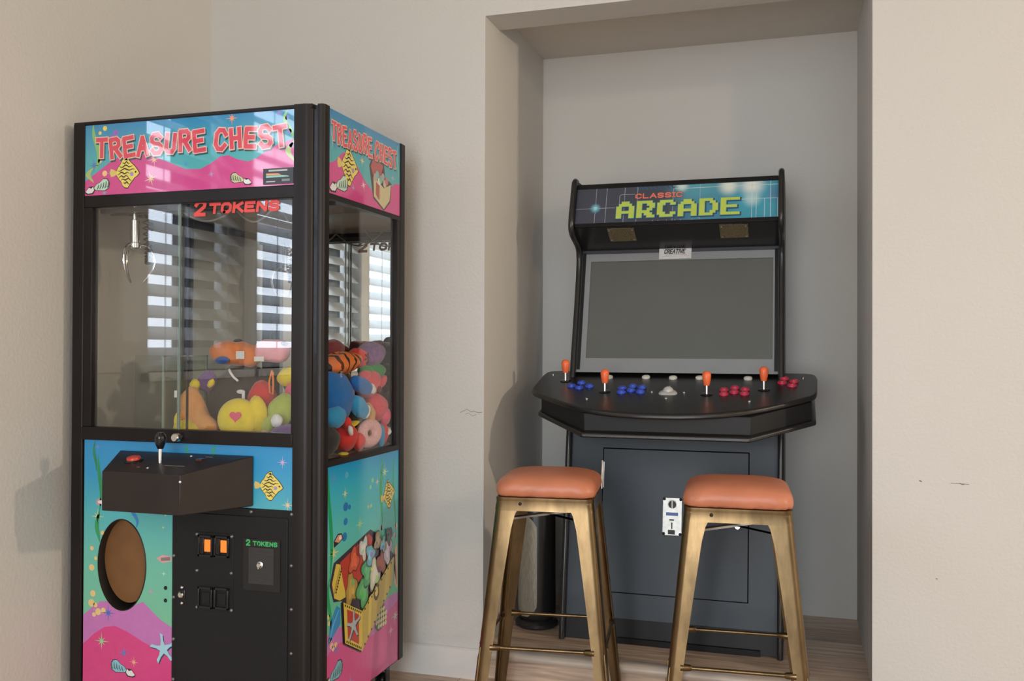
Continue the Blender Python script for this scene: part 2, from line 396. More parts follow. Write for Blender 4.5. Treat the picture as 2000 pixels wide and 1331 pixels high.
def shell_art(c, w_, flip=1, main=(.55, .75, .62)):
    t = lambda q: (c[0]+q[0]*flip*w_, c[1]+q[1]*w_)
    sp = [(-.45, -.12), (-.3, .06), (-.1, .14), (.12, .32), (.34, .30), (.46, .10), (.42, -.14), (.2, -.26), (-.1, -.24), (-.34, -.22)]
    it = [([t((x*1.1, y*1.12)) for x, y in sp], BLK), ([t(q) for q in sp], main)]
    for k in range(5):
        x = -.25+.15*k
        it.append((ribbon([t((x, -.2+.02*k)), t((x+.08, -.05)), t((x+.10, .05+.05*k))], w_*.035), (.08, .16, .14)))
    sl = [(-.95, -.30), (-.75, -.08), (-.6, -.14), (-.5, -.05), (-.42, -.22), (-.55, -.36), (-.8, -.38)]
    it += [([t((x, y-.02)) for x, y in [(-1.0, -.32), (-.76, -.03), (-.5, 0), (-.38, -.22), (-.5, -.4), (-.85, -.42)]], BLK), ([t(q) for q in sl], (.80, .80, .82))]
    return it
def starfish_art(c, R_, col=(.38, .68, .82), rot=.5):
    pts = []
    for k in range(5):
        a = rot+2*PI*k/5
        for da, rr in ((-.18, .55), (-.13, .95), (.08, 1.08), (.14, .6), (.62, .30)):
            pts.append((c[0]+R_*rr*math.cos(a+da), c[1]+R_*rr*math.sin(a+da)))
    return [([(x+R_*.08, y-R_*.08) for x, y in pts], (.03, .04, .12)), (pts, col)]
def bubbles(cs, col): return [(circ((x, y), q, 16), col) for x, y, q in cs]

# ---------------------------------------------------------------- claw machine
black_m = pm('machine_black_paint', (.014, .011, .011), .36, spec=.25, var=.15, vscale=5, bump=.12, bscale=500)
brown_m = pm('machine_dark_laminate', (.026, .019, .017), .45, spec=.3, var=.12, vscale=9, bump=.1, bscale=400)
gloss_m = pm('glossy_black_trim', (.012, .012, .014), .10, var=.2)
chrome_m = pm('chrome', (.78, .78, .78), .14, 1., var=.03)
steel_m = pm('brushed_steel', (.55, .55, .54), .32, 1., var=.06)
glass_m = glass_mat('cabinet_glass', (.985, .99, .985), 1.80)
mirror_m = pm('back_mirror', (.82, .83, .80), .012, 1., var=.01)
mx0, mx1, my0, my1, mz0, mz1 = -2.179, -1.3053, -.6211, -.03, .056, 1.832
cm = thing('claw_machine', 'tall black claw machine with TREASURE CHEST signs and undersea artwork in the left corner', 'arcade machine', ((mx0+mx1)/2, (my0+my1)/2, 0))
FY = my0
# posts
b = MB(); b.box(mx0, -2.136, FY, FY+.05, mz0, mz1-.004); b.build('front_post', black_m, cm, bevel=.004)
pr = [(-1.395, FY+.05)]+[(-1.395, FY-.001), (-1.360, FY-.001), (-1.347, FY+.004), (-1.340, FY+.013), (-1.337, FY+.026), (-1.345, FY+.05)]
b = MB(); b.prism([(x, y, mz0) for x, y in pr], [(x, y, mz1) for x, y in pr]); b.build('front_post', black_m, cm, smooth=60)
MB().box(-1.345, -1.322, FY+.016, FY+.05, mz0+.01, mz1-.003).build('corner_trim', gloss_m, cm)
pr = [(-1.326, FY+.012), (-1.312, FY+.012), (mx1, FY+.019), (mx1, FY+.036), (mx1, FY+.046), (-1.326, FY+.046)]
b = MB(); b.prism([(x, y, mz0) for x, y in pr], [(x, y, mz1) for x, y in pr]); b.build('side_post', black_m, cm, smooth=60)
MB().box(-1.345, mx1, -.066, my1, mz0, mz1).build('side_post', black_m, cm, bevel=.003)
MB().box(mx0, -2.15, -.066, my1, mz0, mz1).build('rear_post', black_m, cm, bevel=.003)
# shell: top, base, back, side rails, left lower panel
MB().box(mx0, -1.34, FY+.004, my1, mz1-.012, mz1).build('top_panel', black_m, cm)
MB().box(mx0+.003, -1.31, FY+.03, my1, mz0, mz0+.03).build('base_panel', black_m, cm)
MB().box(-2.15, -1.345, -.05, my1, mz0, mz1-.012).build('back_panel', black_m, cm)
MB().box(mx0, mx0+.02, FY+.05, -.066, mz0+.03, .79).build('side_panel', black_m, cm)
MB().box(mx0, mx0+.02, FY+.05, -.066, 1.575, mz1-.012).build('side_panel', black_m, cm)
MB().box(-2.136, -1.395, FY+.002, FY+.04, 1.562, 1.600).build('front_rail', black_m, cm, bevel=.003)
MB().box(-2.136, -1.395, FY+.002, FY+.03, 1.823, 1.831).build('front_rail', black_m, cm)
b = MB(); b.box(-2.136, -1.395, FY-.004, FY+.03, .838, .878); b.box(-2.136, -2.105, FY+.001, FY+.03, .878, 1.562); b.box(-1.402, -1.394, FY+.001, FY+.03, .878, 1.562)
b.build('window_frame', black_m, cm, bevel=.002)
b = MB(); b.box(mx1-.03, mx1-.001, FY+.046, -.066, 1.563, 1.578); b.box(mx1-.03, mx1-.001, FY+.046, -.066, .778, .796); b.box(mx1-.022, mx1-.002, -.09, -.066, .796, 1.563)
b.build('side_frame', black_m, cm)
# mirror, glass, floor
MB().box(-2.15, -1.335, -.056, -.051, .79, 1.60).build('mirror_panel', mirror_m, cm, smooth=0)
gp0 = MB().box(-2.106, -1.788, FY+.010, FY+.013, .872, 1.566).build('glass_door', glass_m, cm, smooth=0)
gp = MB().box(-1.800, -1.400, FY+.018, FY+.021, .872, 1.566).build('glass_door', glass_m, cm, smooth=0)
edge_m = pm('glass_edge_green', (.20, .26, .23), .2)
b = MB(); b.box(-1.791, -1.787, FY+.009, FY+.0145, .878, 1.564); b.box(-1.802, -1.799, FY+.0175, FY+.022, .878, 1.564)
b.build('glass_edge', edge_m, gp, smooth=0)
MB().box(-1.775, -1.770, FY+.024, FY+.030, .878, 1.564).build('door_seal', gloss_m, gp, smooth=0)
sg_m = glass_mat('side_pane_glass', (.985, .99, .985), 1.42)
MB().box(mx1-.014, mx1-.011, FY+.04, -.07, .79, 1.57).build('side_glass', sg_m, cm, smooth=0)
MB().box(mx0+.012, mx0+.015, FY+.04, -.07, .79, 1.575).build('side_glass', sg_m, cm, smooth=0)
tan_m = pm('interior_board', (.42, .35, .24), .6, var=.1)
MB().box(-2.158, -1.325, FY+.03, -.057, .775, .79).build('play_floor', tan_m, cm, smooth=0)
MB().box(-2.15, -1.33, FY+.03, -.057, 1.60, 1.612).build('interior_ceiling', pm('interior_ceiling_board', (.30, .26, .21), .6), cm, smooth=0)
acr = glass_mat('chute_acrylic', (.93, .96, .93), 1.4)
ch = MB().box(-1.872, -1.868, FY+.04, -.36, .791, 1.10).build('chute_wall', acr, cm, smooth=0)
MB().box(-2.15, -1.872, -.364, -.36, .791, 1.10).build('chute_wall', acr, cm, smooth=0)
b = MB()
for q in ((-1.8735, -1.8665, FY+.04, FY+.046, .791, 1.10), (-1.8735, -1.8665, -.366, -.358, .791, 1.10), (-1.8735, -1.8665, FY+.04, -.358, 1.097, 1.101)): b.box(*q)
b.build('chute_edge', pm('acrylic_edge', (.25, .30, .26), .3), ch, smooth=0)
# token sign on the glass
red_i = pm('red_vinyl', (.78, .07, .06), .35)
b = MB()
for j, q in enumerate(text_polys('2', -1.740, 1.527, .034, .038, .012, .0055, shear=.15)): b.poly([(x, FY+.0165-.00005*(j % 7), z) for x, z in q])
for j, q in enumerate(text_polys('TOKENS', -1.688, 1.532, .031, .024, .0095, .0046, shear=.12)): b.poly([(x, FY+.0165-.00005*(j % 7), z) for x, z in q])
lab(b.build('price_lettering', red_i, gp, smooth=0), 'red 2 TOKENS lettering at the top of the glass')
# lock knob on window frame
b = MB(); b.lathe([(0, .03), (.010, .030), (.013, .026), (.013, .008), (.009, .006), (.009, 0)][::-1], (-1.773, FY-.004, .857), 20, (0, -1, 0)); b.box(-1.7745, -1.7715, FY-.0345, FY-.033, .851, .863)
lab(b.build('window_lock', chrome_m, cm), 'round chrome lock at the bottom of the glass')
# --- marquees
def grad_print(name, stops, axis, lo, hi, rough, coat=0.):
    m, nt, p, o = node_mat(name)
    co = nt.nodes.new('ShaderNodeTexCoord'); sp_ = nt.nodes.new('ShaderNodeSeparateXYZ'); nt.links.new(co.outputs['Object'], sp_.inputs[0])
    mr = nt.nodes.new('ShaderNodeMapRange'); mr.inputs[1].default_value = lo; mr.inputs[2].default_value = hi
    nt.links.new(sp_.outputs[axis], mr.inputs[0])
    no = nt.nodes.new('ShaderNodeTexNoise'); no.inputs['Scale'].default_value = 5
    nt.links.new(co.outputs['Object'], no.inputs['Vector'])
    ad = nt.nodes.new('ShaderNodeMath'); ad.operation = 'MULTIPLY_ADD'; ad.inputs[1].default_value = .16; nt.links.new(no.outputs[0], ad.inputs[0]); nt.links.new(mr.outputs[0], ad.inputs[2])
    cr = nt.nodes.new('ShaderNodeValToRGB')
    while len(cr.color_ramp.elements) < len(stops): cr.color_ramp.elements.new(.5)
    for e, (ps, c) in zip(cr.color_ramp.elements, stops): e.position = ps; e.color = c+(1,)
    nt.links.new(ad.outputs[0], cr.inputs[0]); nt.links.new(cr.outputs[0], p.inputs['Base Color'])
    p.inputs['Roughness'].default_value = rough; p.inputs['Specular IOR Level'].default_value = .9
    return m
sea_top = grad_print('sea_print_sign', [(0, (.12, .48, .44)), (.5, (.10, .44, .50)), (1, (.04, .24, .52))], 2, 1.60, 1.86, .03)
PINK, LILAC, SALM = (.66, .09, .30), (.55, .18, .50), (.72, .09, .14)
fm = MB().box(-2.136, -1.395, FY+.0045, FY+.03, 1.600, 1.823).build('marquee_panel', sea_top, cm, smooth=0)
W_, H_ = .741, .223
A = Art(lambda u, v, n: (-2.136+u*W_, FY+.0045-.00012*n, 1.600+v*H_), fm, .05)
def hill(pts, base=0.): return [(0, base)]+pts+[(1, base)]
A.draw('sand_print', [(hill([(0, .20), (.06, .32), (.14, .48), (.22, .56), (.30, .54), (.40, .42), (.50, .29), (.57, .28), (.62, .35), (.66, .43), (.70, .44), (.74, .38), (.79, .34), (.83, .38), (.88, .48), (.94, .56), (1, .60)]), PINK)])
A.n = 2
A.draw('seaweed_print', [(weed(.055, .35, 1, .015, .012), (.25, .55, .18)), (weed(.03, .18, .4, .015, .012, 2), (.45, .55, .2)), (weed(.972, .6, 1, .018, .010, 1), (.25, .55, .18)), (weed(.985, .3, .58, .015, .012, 2), (.45, .6, .2))], layers=False)
it = []
for x, y, q, c in ((.10, .93, .012, YEL), (.075, .87, .009, YEL), (.155, .86, .014, (.35, .15, .55)), (.135, .80, .012, (.35, .15, .55)), (.085, .58, .015, (.85, .45, .3)), (.075, .48, .012, (.85, .55, .3)), (.13, .6, .015, (.2, .12, .5)), (.1, .3, .014, (.9, .6, .3)), (.93, .95, .012, (.2, .2, .55)), (.965, .88, .01, (.2, .2, .55)), (.975, .7, .012, (.2, .2, .55)), (.985, .52, .012, (.25, .2, .55))):
    it.append((oval((x, y), q*.9, q*2.9, 14), c))
A.draw('bubble_print', it, layers=False)
def stars(lst, asp):
    return [([(cx+(x-cx), cy+(y-cy)*asp) for x, y in star((cx, cy), q, 8, .2, ro)], c) for cx, cy, q, c, ro in lst]
asp = W_/H_
A.draw('star_print', stars([(.045, .42, .03, (.10, .22, .55), 0), (.345, .45, .032, (.85, .55, .40), .1), (.33, .19, .035, (.85, .65, .40), .3), (.715, .93, .03, (.85, .35, .2), .0), (.50, .36, .02, (.1, .35, .7), .2), (.21, .10, .02, (.4, .25, .6), .2), (.13, .3, .02, (.2, .45, .6), .1), (.62, .2, .02, (.5, .3, .6), .2), (.10, .03, .018, (.3, .4, .6), .1)], asp), layers=False)
def sc(items, asp_): return [([(x, y) for x, y in pl], c) for pl, c in items]
class Sub(Art):     # draws in metres from the panel's corner
    pass
Am = Art(lambda x, z, n: (-2.136+x, FY+.0045-.00012*n, 1.600+z), fm, .05); Am.n = 3
Am.draw('fish_print', fish_art((.150, .066), .105), layers=True)
Am.n = 3
Am.draw('shell_print', shell_art((.062, .030), .062)); Am.n = 3
Am.draw('shell_print', shell_art((.55, .028), .05, -1, (.62, .62, .35)))
Am.n = 4
def two_tone(art, txt, x, y, w_, h_, gap, st, wob, seed, shear=0., space=.55, pad=.003):
    P_ = text_polys(txt, x, y, w_, h_, gap, st, wob, shear, space, seed)
    wide = text_polys(txt, x, y, w_, h_, gap, st+pad, wob, shear, space, seed)
    art.draw('sign_lettering', [([[(a+.004, c-.005) for a, c in q] for q in wide], (.03, .10, .12)), (wide, (.85, .55, .42)), (P_, SALM)])
two_tone(Am, 'TREASURE CHEST', .046, .121, .0335, .054, .0170, .0066, .15, 9, space=.75)
# small black service sticker with illegible print lines
stk = pm('sticker_black', (.03, .032, .035), .3)
st = MB().box(-1.497, -1.397, FY+.0005, FY+.003, 1.604, 1.650).build('service_sticker', stk, fm, smooth=0)
As = Art(lambda x, z, n: (-1.497+x, FY+.0005-.00012*n, 1.604+z), st, .3)
As.draw('sticker_print', [([(.018, .037), (.08, .037), (.08, .042), (.018, .042)], (.45, .45, .42)), ([(.01, .026), (.06, .026), (.05, .031), (.01, .032)], (.75, .3, .12)), ([(.01, .019), (.085, .020), (.085, .022), (.065, .025), (.01, .025)], (.25, .55, .45)), ([(.01, .006), (.04, .006), (.04, .009), (.01, .009)], (.5, .5, .5)), ([(.062, .007), (.088, .007), (.088, .014), (.062, .014)], (.18, .18, .18))], layers=False, each=False)
# side marquee
sm = MB().box(mx1-.03, mx1-.004, FY+.046, -.066, 1.580, 1.829).build('marquee_panel', sea_top, cm, smooth=0)
Y0, SW, SH = FY+.046, .509, .249
A2 = Art(lambda u, v, n: (mx1-.004+.00009*n, Y0+u, 1.580+v), sm, .08)
A2.draw('sand_print', [([(0, 0), (0, .085), (.04, .10), (.09, .135), (.13, .14), (.18, .115), (.24, .075), (.30, .05), (.37, .05), (.42, .08), (.47, .105), (.509, .11), (.509, 0)], PINK)])
A2.n = 2
A2.draw('fish_print', fish_art((.125, .10), .13)); A2.n = 2
A2.draw('shell_print', shell_art((.085, .04), .08))
A2.n = 2
A2.draw('chest_print', [([(.27, .13), (.30, .175), (.38, .155), (.39, .11), (.44, .10), (.43, .035), (.38, .0), (.30, .03)], (.07, .04, .03)), ([(.28, .13), (.305, .167), (.375, .148), (.35, .10), (.31, .09)], (.45, .10, .09)), ([(.30, .10), (.38, .075), (.435, .095), (.425, .04), (.38, .006), (.305, .036)], (.62, .55, .32))]+
   [(circ((.315+.014*k, .10+.012*math.sin(2.1*k)), .013, 12), c) for k, c in enumerate([(.5, .4, .35), (.2, .5, .5), (.7, .7, .7), (.2, .5, .3), (.4, .4, .5), (.6, .5, .4), (.55, .2, .2)])]+[([(.32, .085), (.345, .078), (.345, .03), (.32, .045)], (.45, .10, .09))], )
A2.n = 2
A2.draw('star_print', [(star((x, y), q, 8, .2, ro), c) for x, y, q, c, ro in ((.04, .145, .018, (.1, .3, .6), 0), (.06, .20, .014, (.7, .4, .4), .2), (.22, .135, .02, (.75, .65, .4), 0), (.23, .06, .022, (.85, .6, .6), .3), (.10, .025, .014, (.4, .4, .7), .2), (.16, .04, .012, (.3, .5, .7), .1), (.45, .12, .02, (.4, .5, .7), 0), (.48, .16, .016, (.2, .6, .6), .3), (.36, .22, .014, (.1, .4, .7), .1))], layers=False)
A2.draw('seaweed_print', [(weed(.02, .13, .2, .004, .004), (.3, .5, .6)), (weed(.49, .12, .24, .006, .005, 1), (.2, .55, .4))], layers=False)
A2.n = 4
two_tone(A2, 'TREASURE CHEST', .022, .163, .0225, .052, .0120, .0046, .15, 9, space=.7, pad=.0026)
# --- lower front: printed panel with the prize opening
sea_low = grad_print('sea_print_cabinet', [(0, (.20, .55, .33)), (.35, (.16, .55, .42)), (.62, (.09, .50, .55)), (.85, (.03, .33, .64)), (1, (.02, .27, .60))], 2, .28, .90, .2)
b = MB(); x0, x1 = -2.131, -1.805
fy = FY+.0045
b.poly([(x0, fy, .655), (-1.389, fy, .655), (-1.389, fy, .838), (x0, fy, .838)])
cx, cz, ra, rb = -1.988, .456, .088, .139
n = 48; inn = [(cx+ra*math.cos(2*PI*k/n), fy, cz+rb*math.sin(2*PI*k/n)) for k in range(n)]; out = []
for k in range(n):
    a = 2*PI*k/n; c_, s_ = math.cos(a), math.sin(a)
    tt = min(((x1-cx)/c_ if c_ > 1e-6 else 9), ((x0-cx)/c_ if c_ < -1e-6 else 9), ((.655-cz)/s_ if s_ > 1e-6 else 9), ((.25-cz)/s_ if s_ < -1e-6 else 9))
    out.append((cx+tt*c_, fy, cz+tt*s_))
b.rings([inn, out], caps=False)
for sxx, szz in ((x0, .655), (x1, .655), (x0, .25), (x1, .25)):
    k = min(range(n), key=lambda i: 0 if False else abs(math.atan2(szz-cz, sxx-cx)-math.atan2(out[i][2]-cz, out[i][0]-cx)))
    ks = sorted(range(n), key=lambda i: (out[i][0]-sxx)**2+(out[i][2]-szz)**2)
    near = [i for i in ks[:6]]
    e1 = [i for i in near if abs(out[i][0]-sxx) < 1e-5]; e2 = [i for i in near if abs(out[i][2]-szz) < 1e-5]
    if e1 and e2: b.poly([out[e1[0]], (sxx, fy, szz), out[e2[0]]])
b.poly([(x0, fy, mz0), (x1, fy, mz0), (x1, fy, .25), (x0, fy, .25)])
lp = b.build('front_art_panel', sea_low, cm, smooth=0)
b = MB(); b.rings([[(cx+ra*math.cos(2*PI*k/n), y, cz+rb*math.sin(2*PI*k/n)) for k in range(n)] for y in (fy-.003, fy+.14)], caps=False)
b.rings([[(cx+q*ra*math.cos(2*PI*k/n), fy-.003*(q < 1.02), cz+(rb+(q-1)*ra)*math.sin(2*PI*k/n)) for k in range(n)] for q in (1., 1.03)], caps=False)
b.build('prize_opening', pm('opening_black', (.02, .018, .016), .5), cm, smooth=50)
b = MB(); b.poly([(cx+.002+1.02*ra*math.cos(2*PI*k/n), fy+.030, cz+.016+rb*1.0*math.sin(2*PI*k/n)) for k in range(n)])
lab(b.build('prize_flap', pm('flap_brown', (.20, .09, .03), .45, var=.16, vscale=12), cm, smooth=0, solid=.004), 'brown swinging prize flap')
Al = Art(lambda x, z, n: (x, fy-.00012*n, z), lp, .25)
Al.draw('sand_print', [([(-2.131, mz0), (-2.131, .29), (-2.10, .315), (-2.068, .337)]+[(cx+(ra+.003)*math.cos(a), cz+(rb+.003)*math.sin(a)) for a in [PI+.95+.17*k for k in range(8)]]+[(-1.91, .350), (-1.87, .318), (-1.84, .297), (-1.805, .28), (-1.805, mz0)], LILAC), ([(-2.131, mz0), (-2.131, .20), (-2.09, .235), (-2.05, .260), (-2.01, .266), (-1.97, .254), (-1.91, .228), (-1.85, .205), (-1.805, .19), (-1.805, mz0)], (.68, .05, .24))])
Al.n = 3
Al.draw('star_print', [(star((x, z), q, 8, .18, ro), c) for x, z, q, c, ro in ((-2.079, .60, .026, (.80, .75, .30), PI/2), (-2.061, .215, .028, (.30, .65, .30), PI/2), (-1.978, .187, .022, (.08, .22, .62), PI/2), (-1.941, .162, .018, (.85, .45, .25), PI/2), (-2.037, .304, .028, (.06, .16, .60), PI/2), (-2.081, .816, .016, (.15, .3, .7), 0), (-1.881, .383, .015, (.55, .35, .60), 0), (-1.43, .793, .020, (.60, .45, .70), PI/2), (-1.412, .670, .022, (.75, .65, .40), PI/2), (-1.83, .62, .010, (.7, .8, .4), 0), (-1.838, .58, .008, (.7, .8, .4), 0), (-1.835, .44, .010, (.6, .85, .6), 0), (-2.09, .31, .012, (.5, .3, .6), 0))], layers=False)
Al.draw('seaweed_print', [(weed(-2.072, .62, .79, .006, .007), (.02, .30, .10)), (weed(-2.076, .52, .62, .006, .008, 2), (.03, .35, .12)), (weed(-2.09, .74, .836, .005, .005, 1), (.02, .25, .12)), (weed(-1.755, .80, .836, .004, .005, 1), (.03, .35, .20)), (weed(-1.66, .805, .836, .004, .005, 2), (.03, .35, .20)), (weed(-1.945, .57, .655, .014, .006, .4), (.03, .25, .60))], layers=False)
Al.draw('bubble_print', bubbles([(-2.095, .36, .010), (-2.1, .33, .012), (-2.085, .325, .008), (-2.075, .305, .011), (-2.055, .31, .009), (-2.09, .295, .007), (-2.10, .50, .007), (-2.10, .44, .010), (-2.085, .47, .006), (-2.06, .55, .007)], (.80, .60, .25)), layers=False)
Al.draw('starfish_print', starfish_art((-1.835, .213), .045), layers=True)
Al.draw('shell_print', shell_art((-1.995, .142), .062, -1, (.25, .55, .70)))
Al.draw('fish_print', fish_art((-1.474, .723), .092))
Al.draw('small_fish_print', [([(-1.862, .485), (-1.84, .497), (-1.81, .495), (-1.806, .48), (-1.84, .472)], (.75, .40, .40)), ([(-1.845, .488), (-1.812, .493), (-1.812, .482), (-1.845, .478)], (.25, .2, .2))])
Al.draw('small_fish_print', [([(-2.085, .65), (-2.07, .658), (-2.058, .645), (-2.07, .632), (-2.085, .638)], (.6, .35, .35)), ([(-2.078, .648), (-2.064, .652), (-2.064, .638), (-2.078, .642)], (.85, .8, .8))])
for z in (.398, .36): MB().lathe([(0, .004), (.004, .0035), (.006, .001), (.006, 0)][::-1], (-1.828, fy, z), 12, (0, -1, 0)).build('screw', gloss_m, lp)
# --- control box
b = MB()
tp = [(-1.993, FY, .809), (-1.524, FY, .809), (-1.627, -.82, .774), (-1.888, -.82, .774)]
bt = [(-1.993, FY, .662), (-1.524, FY, .662), (-1.627, -.82, .662), (-1.888, -.82, .662)]
b.prism(tp, bt); cb = b.build('control_box', brown_m, cm, bevel=.0025)
kz = lambda y: .809-(FY-y)*(.035/.199)
nrm = Vector((0, -.035/.199, 1)).normalized(); 
b = MB(); b.lathe([(0, .016), (.010, .016), (.019, .013), (.020, .010), (.0201, .003)], (-1.861, -.72, kz(-.72)), 24, tuple(nrm)); b.lathe([(.026, 0), (.026, .003), (.020, .006), (.019, .004)], (-1.861, -.72, kz(-.72)), 24, tuple(nrm), 1)
lab(b.build('drop_button', [pm('button_red', (.62, .06, .04), .3), gloss_m], cb), 'red push button')
b = MB(); jz = kz(-.72)
b.lathe([(0, .088), (.009, .087), (.0155, .080), (.017, .072), (.0145, .056), (.010, .044), (.0085, .040), (0, .039)][::-1], (-1.770, -.72, jz), 22)
b.lathe([(0, -.01), (.0062, -.01), (.0062, .045), (0, .045)], (-1.770, -.72, jz), 14, mi=1)
lab(b.build('joystick', [gloss_m, chrome_m], cb), 'black bat-top joystick on a chrome shaft')
b = MB(); b.box(-1.672, -1.652, -.69, -.665, kz(-.69)-.004, kz(-.665)+.001)
b.build('counter_window', pm('counter_red', (.08, .02, .02), .2), cb, smooth=0)
Ab = Art(lambda x, y, n: (x, y, kz(y)+.0006*n), cb, .4)
Ab.draw('control_lettering', [([(-1.735, -.748), (-1.668, -.748), (-1.668, -.744), (-1.735, -.744)], (.40, .33, .22)), ([(-1.665, -.655), (-1.64, -.655), (-1.64, -.650), (-1.665, -.650)], (.40, .33, .22)), ([(-1.81, -.775), (-1.80, -.775), (-1.80, -.768), (-1.81, -.768)], (.25, .2, .15))], layers=False, each=False)
for c_, ax_ in (((-1.716, -.65, kz(-.65)), tuple(nrm)), ((-1.77, -.775, kz(-.775)), tuple(nrm)), ((-1.6275, -.819, .755), (.5, -1, 0))):
    MB().lathe([(0, .003), (.003, .0025), (.004, 0)][::-1], c_, 10, ax_).build('screw', steel_m, cb)
# --- coin door
dm = pm('coin_door_black', (.013, .014, .016), .42, spec=.25, var=.1, vscale=4, bump=.15, bscale=350)
MB().box(-1.803, -1.389, FY+.001, FY+.03, mz0, .655).build('door_surround', dm, cm, bevel=.002)
cd = MB().box(-1.786, -1.408, FY-.003, FY+.001, .085, .632).build('coin_door', dm, cm, bevel=.0015)
DY = FY-.003
pl = MB().box(-1.717, -1.587, DY-.002, DY, .347, .577).build('coin_plate', dm, cd, bevel=.0012)
amber_m, ant, ap, ao = node_mat('lit_amber_lens'); ap.inputs['Base Color'].default_value = (.9, .25, .03, 1); ap.inputs['Emission Color'].default_value = (1, .24, .03, 1)
anz = ant.nodes.new('ShaderNodeTexNoise'); anz.inputs['Scale'].default_value = 260; amr = ant.nodes.new('ShaderNodeMapRange'); amr.inputs[3].default_value = .05; amr.inputs[4].default_value = .9
ant.links.new(anz.outputs[0], amr.inputs[0]); ant.links.new(amr.outputs[0], ap.inputs['Emission Strength'])
for (x, z, lit) in ((-1.680, .537, 1), (-1.6245, .538, 1), (-1.680, .384, 0), (-1.6245, .385, 0)):
    b = MB(); hw, hh = .025, .032
    b.box(x-hw, x-hw+.006, DY-.008, DY-.002, z-hh, z+hh); b.box(x+hw-.006, x+hw, DY-.008, DY-.002, z-hh, z+hh); b.box(x-hw, x+hw, DY-.008, DY-.002, z+hh-.007, z+hh); b.box(x-hw, x+hw, DY-.008, DY-.002, z-hh, z-hh+.007)
    if lit:
        b.box(x-.019, x-.006, DY-.006, DY-.002, z-.024, z+.024); b.box(x-.0045, x+.017, DY-.0045, DY-.002, z-.017, z+.019, 1); b.box(x-.014, x-.011, DY-.0066, DY-.005, z-.018, z+.018, 2)
        lab(b.build('coin_slot', [gloss_m, amber_m, dm], cd, bevel=.001), 'coin slot with an orange lit window')
    else:
        b.box(x-.014, x+.014, DY-.0045, DY-.002, z-.018, z+.016, 1)
        lab(b.build('coin_return', [gloss_m, dm], cd, bevel=.001), 'black square coin return')
tp_ = MB(); tp_.box(-1.552, -1.430, DY-.0025, DY, .418, .568); tp_.box(-1.534, -1.4505, DY-.0035, DY-.0025, .438, .543, 1)
tk = tp_.build('token_plate', [gloss_m, pm('brushed_black', (.035, .035, .037), .35, var=.3, vscale=6, stretch=(4, 4, 90))], cd, smooth=0)
b = MB()
for j, q in enumerate(text_polys('2', -1.542, .549, .0115, .0145, .006, .0022)): b.poly([(x, DY-.0028-.00005*(j % 7), z) for x, z in q])
for j, q in enumerate(text_polys('TOKENS', -1.519, .550, .0098, .0105, .0040, .0018)): b.poly([(x, DY-.0028-.00005*(j % 7), z) for x, z in q])
lab(b.build('price_lettering', pm('green_print', (.05, .45, .14), .4), tk, smooth=0), 'green 2 TOKENS lettering')
b = MB(); b.lathe([(0, .010), (.006, .010), (.0075, .007), (.006, .004), (.010, .002), (.010, 0)][::-1], (-1.495, DY-.0035, .494), 16, (0, -1, 0)); b.box(-1.497, -1.493, DY-.0145, DY-.013, .484, .496)
b.build('token_lock', chrome_m, tk)
b = MB(); b.box(-1.774, -1.752, DY-.003, DY, .372, .400); lk = b.build('door_lock', gloss_m, cd, bevel=.002)
b = MB(); b.lathe([(0, .009), (.007, .009), (.0095, .006), (.0095, 0)][::-1], (-1.763, DY-.003, .386), 18, (0, -1, 0)); b.box(-1.7645, -1.7615, DY-.013, DY-.0115, .381, .391); b.build('lock_cylinder', chrome_m, lk)
dome = [(.0055, 0), (.005, .002), (.003, .0038), (0, .0045)]
for x, z in ((-1.712, .570), (-1.592, .570), (-1.711, .462), (-1.593, .462), (-1.710, .353), (-1.592, .353), (-1.763, .407), (-1.763, .360)):
    MB().lathe(dome, (x, DY-.002, z), 12, (0, -1, 0)).build('rivet', steel_m if z in (.407, .360) else pm('dull_rivet', (.22, .21, .21), .4, .7), cd)
for x, z in ((-1.796, .499), (-1.796, .374), (-1.796, .248), (-1.796, .127), (-1.397, .645), (-1.397, .497), (-1.396, .371), (-1.396, .244), (-1.396, .12), (-1.531, .645)):
    MB().lathe(dome, (x, FY+.001, z), 12, (0, -1, 0)).build('rivet', pm('dull_rivet', (.22, .21, .21), .4, .7), cm)
# --- side artwork
sp2 = MB().box(mx1-.02, mx1-.004, FY+.046, -.066, mz0+.003, .778).build('side_art_panel', grad_print('sea_print_side', [(0, (.15, .55, .30)), (.3, (.17, .58, .42)), (.6, (.12, .58, .58)), (.85, (.05, .48, .66)), (1, (.02, .32, .66))], 2, .30, .82, .12), cm, smooth=0)
A3 = Art(lambda y, z, n: (mx1-.004+.00009*n, y, z), sp2, .18)
ya, yb = FY+.046, -.066
A3.draw('sand_print', [([(ya, mz0+.003), (ya, .285), (-.52, .30), (-.45, .28), (-.36, .25), (-.22, .27), (-.14, .295), (yb, .29), (yb, mz0+.003)], LILAC), ([(ya, mz0+.003), (ya, .225), (-.52, .245), (-.44, .24), (-.34, .205), (-.26, .20), (-.2, .215), (-.14, .245), (yb, .262), (yb, mz0+.003)], PINK)])
A3.n = 3
A3.draw('seaweed_print', [(weed(-.553, .44, .76, .010, .010), (.02, .38, .14)), (weed(-.555, .30, .45, .010, .009, 1), (.03, .40, .16)), (weed(-.20, .55, .772, .007, .010, 2), (.06, .45, .16)), (weed(-.195, .42, .56, .006, .007, 1), (.10, .50, .25)), (weed(-.10, .50, .76, .010, .006, 1), (.05, .42, .18)), (weed(-.095, .34, .5, .008, .006, 2), (.2, .5, .3))], layers=False)
